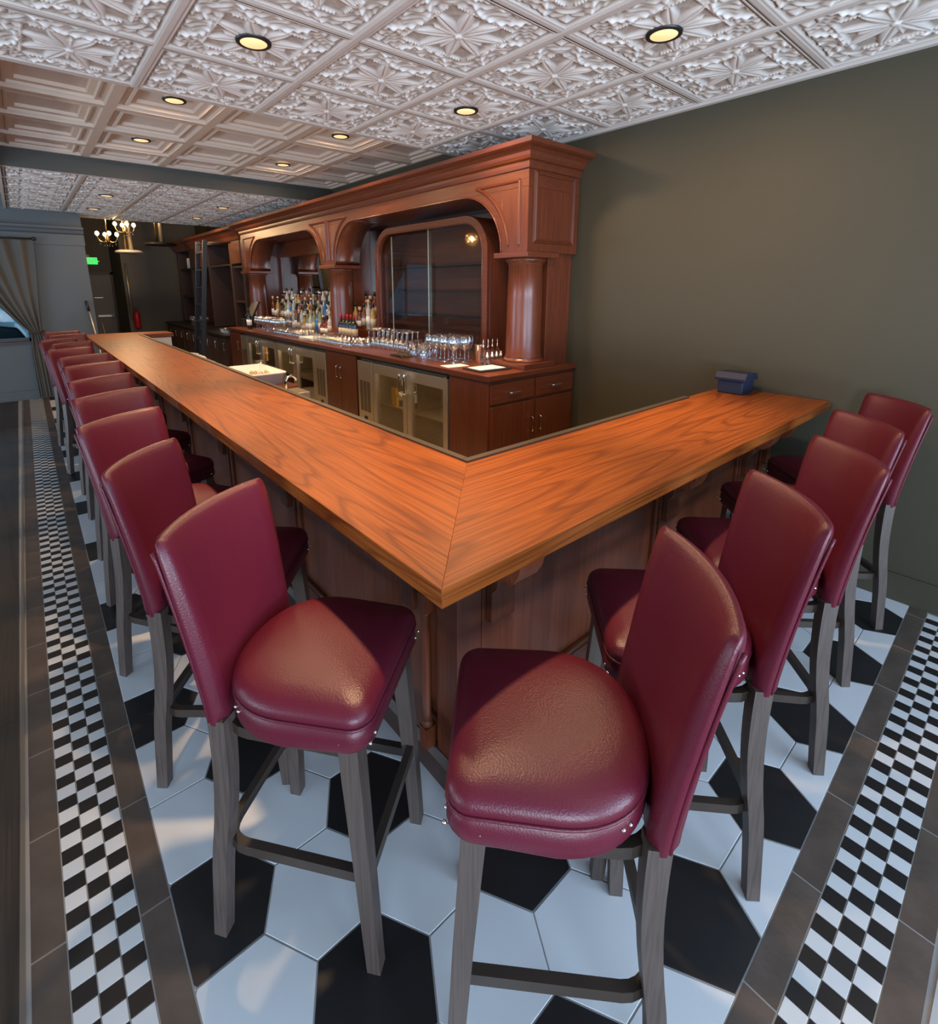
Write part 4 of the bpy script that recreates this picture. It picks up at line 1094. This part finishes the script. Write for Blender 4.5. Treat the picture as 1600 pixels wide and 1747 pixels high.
BPROF = {
 'round': [(.0001, 0), (.036, 0), (.038, .004), (.038, .175), (.034, .195), (.020, .215), (.0145, .235), (.0135, .285), (.0155, .287), (.0155, .296), (.0001, .296)],
 'stout': [(.0001, 0), (.046, 0), (.048, .005), (.048, .125), (.043, .150), (.022, .170), (.0155, .185), (.015, .225), (.018, .227), (.018, .238), (.0001, .238)],
 'tall': [(.0001, 0), (.033, 0), (.035, .004), (.034, .215), (.028, .240), (.016, .262), (.0135, .285), (.013, .325), (.0155, .327), (.0155, .336), (.0001, .336)],
 'wine': [(.0001, 0), (.036, 0), (.037, .004), (.037, .185), (.033, .205), (.018, .228), (.0138, .245), (.0138, .305), (.0001, .305)]}
LAB = {'round': (.0385, .05, .135), 'stout': (.0485, .035, .10), 'tall': (.0352, .06, .16), 'wine': (.0376, .06, .145)}
CAP = {'round': (.0165, .268, .318), 'stout': (.020, .226, .268), 'tall': (.0165, .315, .360), 'wine': (.0146, .255, .308)}
bcache = {}
def bottle(kind, glassk, labk, capk, loc, label, group):
    key = (kind, glassk)
    if key not in bcache: bcache[key] = lm('bottle', BPROF[kind], M[glassk], 16)
    o = put('bottle', bcache[key], None, loc, random.uniform(-.5, .5)); o['label'] = label; o['category'] = 'bottle'; o['group'] = group
    k2 = ('l', kind, labk)
    if labk:
        if k2 not in bcache:
            r, a, b = LAB[kind]; bcache[k2] = MB().lathe([(r-.001, a), (r, a), (r, b), (r-.001, b)], seg=16, caps=False).mesh('label', M[labk])
        put('label', bcache[k2], o)
    k3 = ('c', kind, capk)
    if k3 not in bcache:
        r, a, b = CAP[kind]; bcache[k3] = MB().lathe([(r, a), (r, b-.003), (r-.003, b), (.0001, b)], seg=12).mesh('cap', M[capk])
    put('cap', bcache[k3], o)
COLN = {'b_amber': 'amber', 'b_red': 'red-brown', 'b_clear': 'pale clear', 'b_green': 'pale green', 'b_dark': 'black-green', 'b_blue': 'bright blue', 'b_gold': 'golden'}
rows = [('front', 2.43, Z, 5.36, 6.60, .098, ['b_clear', 'b_red', 'b_red', 'b_green', 'b_blue', 'b_green', 'b_clear', 'b_green', 'b_gold', 'b_clear', 'b_dark', 'b_amber']),
        ('middle', 2.565, 1.215, 5.36, 7.65, .105, ['b_red', 'b_amber', 'b_red', 'b_clear', 'b_blue', 'b_clear', 'b_green', 'b_dark', 'b_amber', 'b_gold', 'b_dark']),
        ('top', 2.72, 1.345, 5.36, 7.65, .108, ['b_amber', 'b_red', 'b_amber', 'b_gold', 'b_clear', 'b_clear', 'b_dark', 'b_clear', 'b_red', 'b_dark', 'b_clear', 'b_amber'])]
for rn, x, z, ya, yb, st, seq in rows:
    k = 0; y = ya
    while y < yb:
        gk = seq[k % len(seq)]; kd = ['round', 'stout', 'tall', 'round', 'tall', 'round'][(k*7+len(rn)) % 6]
        if rn == 'front' and gk == 'b_red': kd = 'stout'
        o_ = ORD[k] if k < 20 else '%dth' % (k+1)
        if k >= 20: o_ = ['twenty-first', 'twenty-second', 'twenty-third'][k-20]
        bottle(kd, gk, ['cream', 'paper', None, 'paper', 'cream'][(k*3) % 5], ['cork', 'black', 'nail', 'black', 'cork', 'black'][k % 6], (x+jit(.006), y, z),
               '%s bottle, %s from the right on the %s step of the middle bay' % (COLN[gk], o_, rn), 'bottles on the %s step' % rn)
        k += 1; y += st+jit(.006)
for rn, x, z, seq in (('lower', 2.565, 1.215, ['b_gold', 'b_clear', 'b_amber', 'b_red', 'b_gold']), ('upper', 2.72, 1.345, ['b_red', 'b_red', 'b_amber', 'b_red', 'b_amber'])):
    for k in range(5):
        bottle(['round', 'tall', 'round', 'stout', 'round'][k], seq[k], 'paper' if k % 2 else 'cream', 'cork' if k % 2 else 'black', (x, 4.51+.105*k, z),
               '%s bottle, %s from the right on the %s step beside the display case' % (COLN[seq[k]], ORD[k], rn), 'bottles beside the display case')
for k in range(6):
    bottle('wine', 'b_dark', 'cream', 'cap_red', (2.36, 4.60+.083*k, Z+.0), 'dark wine bottle with red capsule and cream label, %s from the right' % ORD[k], 'red-capped wine bottles by the middle column')
for k in range(2):
    bottle('wine', 'b_dark', 'paper', 'black', (2.02+.03*k, 7.25+.10*k, Z), 'black wine bottle with white label by the screen, %s' % ['right one', 'left one'][k], 'black bottles by the screen')
for x, y, z, k in BOT_LATER:
    bottle('wine', 'b_dark', 'paper', 'cap_gold', (x, y, z), 'bottle with white label and gold top inside the near fridge, %s from the right' % ORD[k], 'bottles in the near fridge')
t = thing('till_screen', 'black touch-screen till on a stand at the far end of the back counter', 'till', (2.20, 7.60, Z))
part('till_base', MB().box(2.10, 2.30, 7.50, 7.70, Z, Z+.02), M['black'], t, bevel=.004)
part('till_neck', MB().box(2.20, 2.24, 7.58, 7.63, Z+.02, Z+.22), M['black'], t)
part('till_panel', MB().prism([(2.13, Z+.17), (2.16, Z+.165), (2.29, Z+.40), (2.26, Z+.41)], 1, 7.45, 7.76), M['black'], t, bevel=.004)
solo('receipt_printer', MB().box(2.08, 2.24, 7.72, 7.84, Z, Z+.13), M['black'], 'black receipt printer beside the till', 'printer', (2.16, 7.78, Z), bevel=.01)

# service station inside the bar
t = thing('service_station', 'stainless steel ice station behind the bar with wooden cover', 'sink station', (.90, 3.9, 0))
part('station_body', MB().box(.66, 1.18, 3.30, 4.75, 0, .84), M['steel'], t, bevel=.004)
part('station_cover', MB().box(.70, 1.19, 3.55, 4.40, .84, .858), M['mah_x'], t, bevel=.003)
tub = thing('bus_tub', 'white plastic tub standing behind the bar', 'tub', (.98, 4.0, .858))
def rimbox(x0_, x1_, y0_, y1_, z0_, z1_, w, tp):
    o = rrect(x0_+tp, x1_-tp, y0_+tp, y1_-tp, .03); q = rrect(x0_, x1_, y0_, y1_, .035); r2 = rrect(x0_-.018, x1_+.018, y0_-.018, y1_+.018, .05)
    i1 = rrect(x0_+w, x1_-w, y0_+w, y1_-w, .03); i0 = rrect(x0_+tp+w, x1_-tp-w, y0_+tp+w, y1_-tp-w, .025)
    L = [[(x, y, z0_) for x, y in o], [(x, y, z1_-.012) for x, y in q], [(x, y, z1_-.012) for x, y in r2], [(x, y, z1_) for x, y in r2], [(x, y, z1_) for x, y in i1], [(x, y, z0_+w) for x, y in i0]]
    return loft(L)
part('tub_shell', rimbox(.84, 1.14, 3.72, 4.36, .858, .965, .006, .02), M['white'], tub)
st_ = MB()
for k in range(26): 
    x, y = random.uniform(.90, 1.08), random.uniform(3.78, 4.05)
    st_.lathe([(.0001, .025), (.018, .012), (.020, 0), (.012, -.012), (.0001, -.014)], x, y, .905+random.uniform(0, .03), 7, caps=False)
part('citrus_pieces', st_, M['cork'], tub, 'pale pieces heaped in the tub', stuff=True)
inst('plastic_cup', me_pt, (1.16, 4.44, .84), 'clear cup standing beyond the white tub', 'cup', 'cup by the tub')
solo('tap', MB().tube([(1.02, 3.42, .84), (1.02, 3.42, .93), (1.04, 3.42, .965), (1.08, 3.42, .975), (1.11, 3.42, .955), (1.115, 3.42, .93)], .012, 8, up=(0, 1, 0)), M['chrome'], 'small curved chrome tap in front of the white tub', 'tap', (1.02, 3.42, .84))
solo('floor_cart', MB().box(.70, 1.05, 5.6, 6.5, 0, .86), M['steel'], 'steel work table inside the far end of the bar', 'work table', (.87, 6.05, 0), bevel=.01)
for k in range(3):
    solo('paper_packet', rotbox(.90, 5.85+.21*k, .10, .085, .86, .90, .2*k-.1), M['paper'], 'white packet on the steel work table, %s from the right' % ORD[k], 'packet', (.90, 5.85+.21*k, .86), 'white packets on the work table', bevel=.008)

# blue covered box on the bar by the wall
t = thing('napkin_box', 'small navy blue cloth box at the wall end of the bar', 'box', (2.75, .47, BZ1))
part('box_body', MB().box(2.67, 2.84, .40, .55, BZ1, BZ1+.082), M['blue'], t, bevel=.008)
part('box_lid', MB().prism([(2.655, BZ1+.083), (2.86, BZ1+.083), (2.862, BZ1+.088), (2.83, BZ1+.125), (2.68, BZ1+.135), (2.652, BZ1+.10)], 1, .385, .565), M['blue'], t, bevel=.01)

# ------------------------------------------------------------------ far shelving, ladder
fs_ = thing('far_shelving', 'dark wooden shelving with cornice beyond the arches', 'shelving', (2.6, 10.7, 0))
FY0, FY1 = 8.32, 13.0
part('cornice', MB().prism([(XW-.004, 2.50), (2.32, 2.50), (2.30, 2.56), (2.24, 2.63), (2.18, 2.66), (2.17, 2.70), (XW-.004, 2.70)], 1, FY0, FY1), M['mah_y'], fs_)
part('shelf_back', MB().box(XW-.03, XW-.005, FY0, FY1, .925, 2.5), M['dwood'], fs_)
for y in (FY0, 8.95, 10.35, 11.75, FY1-.09): part('upright', MB().box(2.36, XW-.03, y, y+.09, .93, 2.5), M['dwood'], fs_, bevel=.003)
for (ya, yb, zz) in ((8.41, 8.95, 2.05), (8.41, 8.95, 1.45), (9.04, 10.35, 2.1), (10.44, 11.75, 2.1), (11.84, 12.9, 2.1), (11.84, 12.9, 1.5)):
    part('shelf', MB().box(2.38, XW-.03, ya, yb, zz, zz+.03), M['dwood'], fs_)
hd = MB()
for ya, yb in ((8.41, 8.95), (10.44, 11.75)): hd.box(2.345, 2.365, ya, yb, 2.12, 2.5)
part('header_board', hd, M['mah_y'], fs_)
fc = thing('far_counter', 'low black-brown counter with narrow doors under the far shelving', 'counter', (2.3, 10.5, 0))
part('counter_body', MB().box(1.98, XW-.006, 8.32, 12.95, 0, .88), M['dwood'], fc)
part('counter_slab', MB().box(1.94, XW-.006, 8.30, 12.97, .88, .92), M['black'], fc, bevel=.004)
for k in range(9):
    ya = 8.36+.5*k
    do = part('door', MB().box(1.962, 1.979, ya, ya+.48, .08, .86), M['dwood'], fc, bevel=.003)
    loop_handle(do, (1.962, ya+.05, .66), (1.962, ya+.05, .78), (-.03, 0, 0))
for k in range(6):
    inst('tumbler', me_tu, (2.03+.08*(k % 2), 8.52+.11*(k//2), .92), 'tumbler on the near end of the low far counter, %s of six' % ORD[k], 'tumbler', 'tumblers on the far counter')
for k in range(12):
    inst('wine_glass', me_ws, (2.16+.10*(k % 3), 11.0+.12*(k//3), .92), 'wine glass on the far counter beyond the ladder, %s of twelve' % ORD[k], 'wine glass', 'wine glasses beyond the ladder')
for k in range(4):
    solo('menu_stand', MB().box(2.44, 2.62, 12.02+.13*k, 12.035+.13*k, 2.131, 2.36), M['paper'], 'upright cream menu on the high far shelf, %s from the right' % ORD[k], 'menu', (2.5, 12.03+.13*k, 2.131), 'menus on the far shelf')
ld = thing('library_ladder', 'dark blue-grey wooden ladder leaning against the far shelving', 'ladder', (1.75, 8.9, 0))
def lx(z): return 1.60+.305*z/2.45*.92+.0
for y in (8.68, 9.12):
    part('rail', MB().prism([(lx(0)-.035, 0), (lx(0)+.035, 0), (lx(2.48)+.035, 2.48), (lx(2.48)-.035, 2.48)], 1, y-.022, y+.022), M['navy_metal'], ld, bevel=.004)
for k in range(8):
    z = .25+.29*k; part('rung', MB().box(lx(z)-.03, lx(z)+.03, 8.70, 9.10, z, z+.03), M['navy_metal'], ld)
part('hook_rod', MB().tube([(lx(2.46), 8.70, 2.44), (2.20, 8.70, 2.46), (2.30, 8.70, 2.46)], .010, 6, up=(0, 1, 0)), M['black'], ld)
part('hook_rod', MB().tube([(lx(2.46), 9.10, 2.44), (2.20, 9.10, 2.46), (2.30, 9.10, 2.46)], .010, 6, up=(0, 1, 0)), M['black'], ld)

# ------------------------------------------------------------------ far left: curtain, tools, exit sign
cu = MB(); nz, nx = 46, 60; vs = []
zs_ = [0.02 + (2.40-.02)*i/nz for i in range(nz+1)]
for z in zs_:
    zt_ = 1.04
    if z >= zt_:
        f = ((z-zt_)/(2.40-zt_)); xr = -.43+.10*f; xl = -.56 - .86*f**.85
    else:
        f = (zt_-z)/zt_; g_ = min(1, f*3); xr = -.43+.05*g_; xl = -.56-.03*g_
    for j in range(nx+1):
        u = j/nx; amp = .030*(1 if z >= zt_+.1 else .6)
        vs.append((xl+(xr-xl)*u, 9.40+amp*math.sin(u*6*2*PI+.9*math.sin(z*1.7)+1.3*math.sin(u*5))+.012*math.sin(u*31+z), z))
nv = len(vs); vs2 = [(x, y+.004, z) for x, y, z in vs]
fs = [(i*(nx+1)+j, i*(nx+1)+j+1, (i+1)*(nx+1)+j+1, (i+1)*(nx+1)+j) for i in range(nz) for j in range(nx)]
cu.add(vs, fs, True); cu.add(vs2, [f[::-1] for f in fs], True)
cur = thing('curtain', 'taupe curtain tied back beside the far window', 'curtain', (-.5, 9.4, .02))
part('curtain_cloth', cu, M['curtain'], cur)
part('tie_band', MB().tube([(-.57, 9.37, 1.03), (-.50, 9.352, 1.04), (-.42, 9.37, 1.045), (-.40, 9.46, 1.05)], .012, 6), M['dwood'], cur)
rod = MB().tube([(-2.5, 9.40, 2.425), (-.34, 9.40, 2.425)], .012, 8); rod.lathe([(.0001, -.03), (.022, -.02), (.03, 0), (.022, .02), (.0001, .03)], -.32, 9.40, 2.425, 10, caps=False)
rod.box(-.42, -.40, 9.40, 9.48, 2.415, 2.435)
solo('curtain_rod', rod, M['black'], 'black curtain rod with ball end on the grey wall', 'curtain rod', (-.5, 9.4, 2.42))
t = thing('broom', 'long-handled broom with black grip leaning on the grey wall corner', 'broom', (.33, 9.34, 0))
part('pole', MB().tube([(.34, 9.30, .05), (.215, 9.43, 1.34)], .012, 8), M['steel'], t)
part('grip', MB().tube([(.215, 9.43, 1.34), (.195, 9.45, 1.50)], .02, 8), M['black'], t)
part('brush', MB().box(.22, .46, 9.26, 9.34, 0, .08), M['black'], t)
t = thing('dustpan', 'red and black long-handled dustpan beside the broom', 'dustpan', (.45, 9.3, 0))
part('pole', MB().tube([(.46, 9.36, .05), (.36, 9.40, 1.16)], .014, 8), M['black'], t)
part('pan', MB().box(.50, .72, 9.30, 9.50, 0, .12), M['red'], t)
t = thing('fire_extinguisher', 'red fire extinguisher on the dark passage wall', 'extinguisher', (1.42, 13.22, .78))
part('cylinder', MB().lathe([(.0001, .78), (.06, .78), (.07, .80), (.07, 1.10), (.05, 1.16), (.02, 1.19), (.02, 1.22), (.0001, 1.22)], 1.42, 13.215, 0, 16), M['red'], t)
part('valve', MB().box(1.39, 1.47, 13.19, 13.24, 1.22, 1.27), M['black'], t)
solo('wall_conduit', MB().tube([(1.34, 13.26, 1.0), (1.34, 13.26, 2.25)], .022, 8, up=(0, 1, 0)), M['steel'], 'shiny vertical pipe above the fire extinguisher', 'pipe', (1.34, 13.26, 1.0))
t = thing('exit_sign', 'green lit exit sign hanging in the dark passage', 'sign', (.68, 13.0, 2.32))
part('sign_body', MB().box(.565, .80, 12.99, 13.03, 2.20, 2.345), M['green_em'], t, bevel=.008)
part('sign_bracket', MB().box(.298, .66, 12.99, 13.03, 2.347, 2.40), M['black'], t)
part('lamp_nub', MB().box(.80, .83, 12.995, 13.025, 2.255, 2.28), M['white'], t)
tx = bpy.data.curves.new('exit_letters', 'FONT'); tx.body = 'EXIT'; tx.size = .115; tx.extrude = .002; tx.align_x = 'CENTER'; tx.align_y = 'CENTER'
tx.materials.append(M['sign_txt'])
tmp = bpy.data.objects.new('exit_letters_tmp', tx); COL.objects.link(tmp)
bpy.context.view_layer.update()
me_tx = bpy.data.meshes.new_from_object(tmp.evaluated_get(bpy.context.evaluated_depsgraph_get())); bpy.data.objects.remove(tmp)
o = put('exit_letters', me_tx, t, (.002, -.013, -.047)); o.rotation_euler = (PI/2, 0, 0)
def chandelier(x, y, z, lab, n=4, R=.15, zc=3.6):
    t = thing('chandelier', lab, 'chandelier', (x, y, z), 0, 'brass chandeliers in the back room')
    part('stem', MB().tube([(x, y, z-.02), (x, y, zc)], .008, 6, up=(0, 1, 0)), M['brass'], t)
    part('hub', MB().lathe([(.0001, -.08), (.025, -.06), (.03, -.03), (.015, .0), (.02, .03), (.0001, .05)], x, y, z, 12, caps=False), M['brass'], t)
    for k in range(n):
        a = 2*PI*k/n+.1; c_, s_ = math.cos(a), math.sin(a)
        part('arm', MB().tube([(x, y, z-.03), (x+R*.4*c_, y+R*.4*s_, z-.075), (x+R*.8*c_, y+R*.8*s_, z-.06), (x+R*c_, y+R*s_, z-.01), (x+R*c_, y+R*s_, z+.03)], .007, 6), M['brass'], t)
        part('bulb', MB().lathe([(.0001, .03), (.020, .04), (.034, .068), (.022, .10), (.0001, .11)], x+R*c_, y+R*s_, z, 10, caps=False), M['bulb'], t)
        part('crystal_drop', MB().lathe([(.0001, -.05), (.012, -.07), (.0001, -.10)], x+R*.8*c_, y+R*.8*s_, z-.03, 8, caps=False), M['crystal'], t)
        part('crystal_drop', MB().lathe([(.0001, -.05), (.012, -.07), (.0001, -.10)], x+R*.4*c_, y+R*.4*s_, z-.06, 8, caps=False), M['crystal'], t)
chandelier(.745, 10.5, 2.575, 'left lower brass chandelier with glowing bulbs beyond the ceiling edge')
chandelier(1.06, 10.7, 2.775, 'right upper brass chandelier with glowing bulbs beyond the ceiling edge')
l = bpy.data.lights.new('chandelier_glow', 'POINT'); l.energy = 70; l.color = WARM; l.shadow_soft_size = .12
o = bpy.data.objects.new('chandelier_glow', l); COL.objects.link(o); o.location = (.9, 10.6, 2.9)
def pendant(x, y, z, mat, lab, R=.28):
    t = thing('pendant_hood', lab, 'lamp', (x, y, z), 0)
    part('tube', MB().tube([(x-.05, y, z+.03), (x-.05, y, 3.6)], .024, 10, up=(0, 1, 0)), M['brass'], t)
    part('tube', MB().tube([(x+.04, y, z+.03), (x+.04, y, 3.6)], .042, 12, up=(0, 1, 0)), M['steel'], t)
    part('hood', MB().lathe([(.0001, -.01), (R*.85, -.01), (R, .0), (R, .03), (R*.8, .05), (.0001, .06)], x, y, z, 28), M[mat], t)
pendant(1.18, 11.4, 2.38, 'tin_flat', 'pale round hood on shiny tubes beyond the chandeliers', .24)
pendant(1.70, 11.2, 2.54, 'black', 'black round hood on shiny tubes near the far cornice', .30)
# crystal ball lamp over the lounge, out of frame, mirrored in the cabinet glass
t = thing('crystal_ball_lamp', 'round crystal ball lamp hanging over the lounge, reflected in the display case', 'lamp', (-1.75, 7.55, 2.72))
part('stem', MB().tube([(-1.75, 7.55, 2.72), (-1.75, 7.55, 3.6)], .008, 6, up=(0, 1, 0)), M['brass'], t)
bl = MB(); 
for k in range(9):
    a = 2.4*k; r = .10; bl.lathe([(.0001, -.03), (.03, 0), (.0001, .03)], -1.75+r*math.cos(a), 7.55+r*math.sin(a), 2.66+.014*k, 8, caps=False)
part('bulb', bl, M['bulb'], t)
l = bpy.data.lights.new('crystal_glow', 'POINT'); l.energy = 10; l.color = WARM; l.shadow_soft_size = .05
o = bpy.data.objects.new('crystal_glow', l); COL.objects.link(o); o.location = (0, 0, 0); o.parent = t
cr = MB()
for k in range(160):
    zz = 1-2*(k+.5)/160; a = k*2.39996; rr = math.sqrt(1-zz*zz)
    cr.tube([(-1.75+.10*rr*math.cos(a), 7.55+.10*rr*math.sin(a), 2.70+.10*zz), (-1.75+.25*rr*math.cos(a), 7.55+.25*rr*math.sin(a), 2.70+.25*zz)], .007, 4, up=(.3, .5, .8))
part('crystal_rods', cr, M['brass'], t, stuff=True)

# ------------------------------------------------------------------ outside the far window
struct('ground_outside', MB().box(-14, 6, 15.3, 40, -.2, -.1), M['asphalt'])
struct('ground_outside', MB().box(-14, .1, 9.7, 15.3, -.2, -.1), M['asphalt'])
struct('building_outside', MB().box(-16, -.5, 24, 24.5, -.1, 6), M['facade'])
t = thing('car', 'dark parked car outside the far window', 'car', (-2.6, 15.0, -.1))
cb = MB().prism([(-4.6, .25), (-4.6, .72), (-4.2, .84), (-3.6, .90), (-3.2, 1.32), (-1.9, 1.36), (-1.35, .95), (-.75, .85), (-.62, .6), (-.62, .25)], 1, 14.2, 15.9)
part('car_body', cb, M['carpaint'], t, bevel=.05)
for x in (-3.9, -1.35):
    for y in (14.25, 15.85):
        w = MB(); w.prism([(x+.31*math.cos(2*PI*k/16), .22+.31*math.sin(2*PI*k/16)) for k in range(16)], 1, y-.1, y+.1)
        part('wheel', w, M['black'], t)
part('car_window', MB().prism([(-3.45, .95), (-3.15, 1.27), (-1.95, 1.30), (-1.55, .97)], 1, 14.19, 14.2), M['facade'], t)
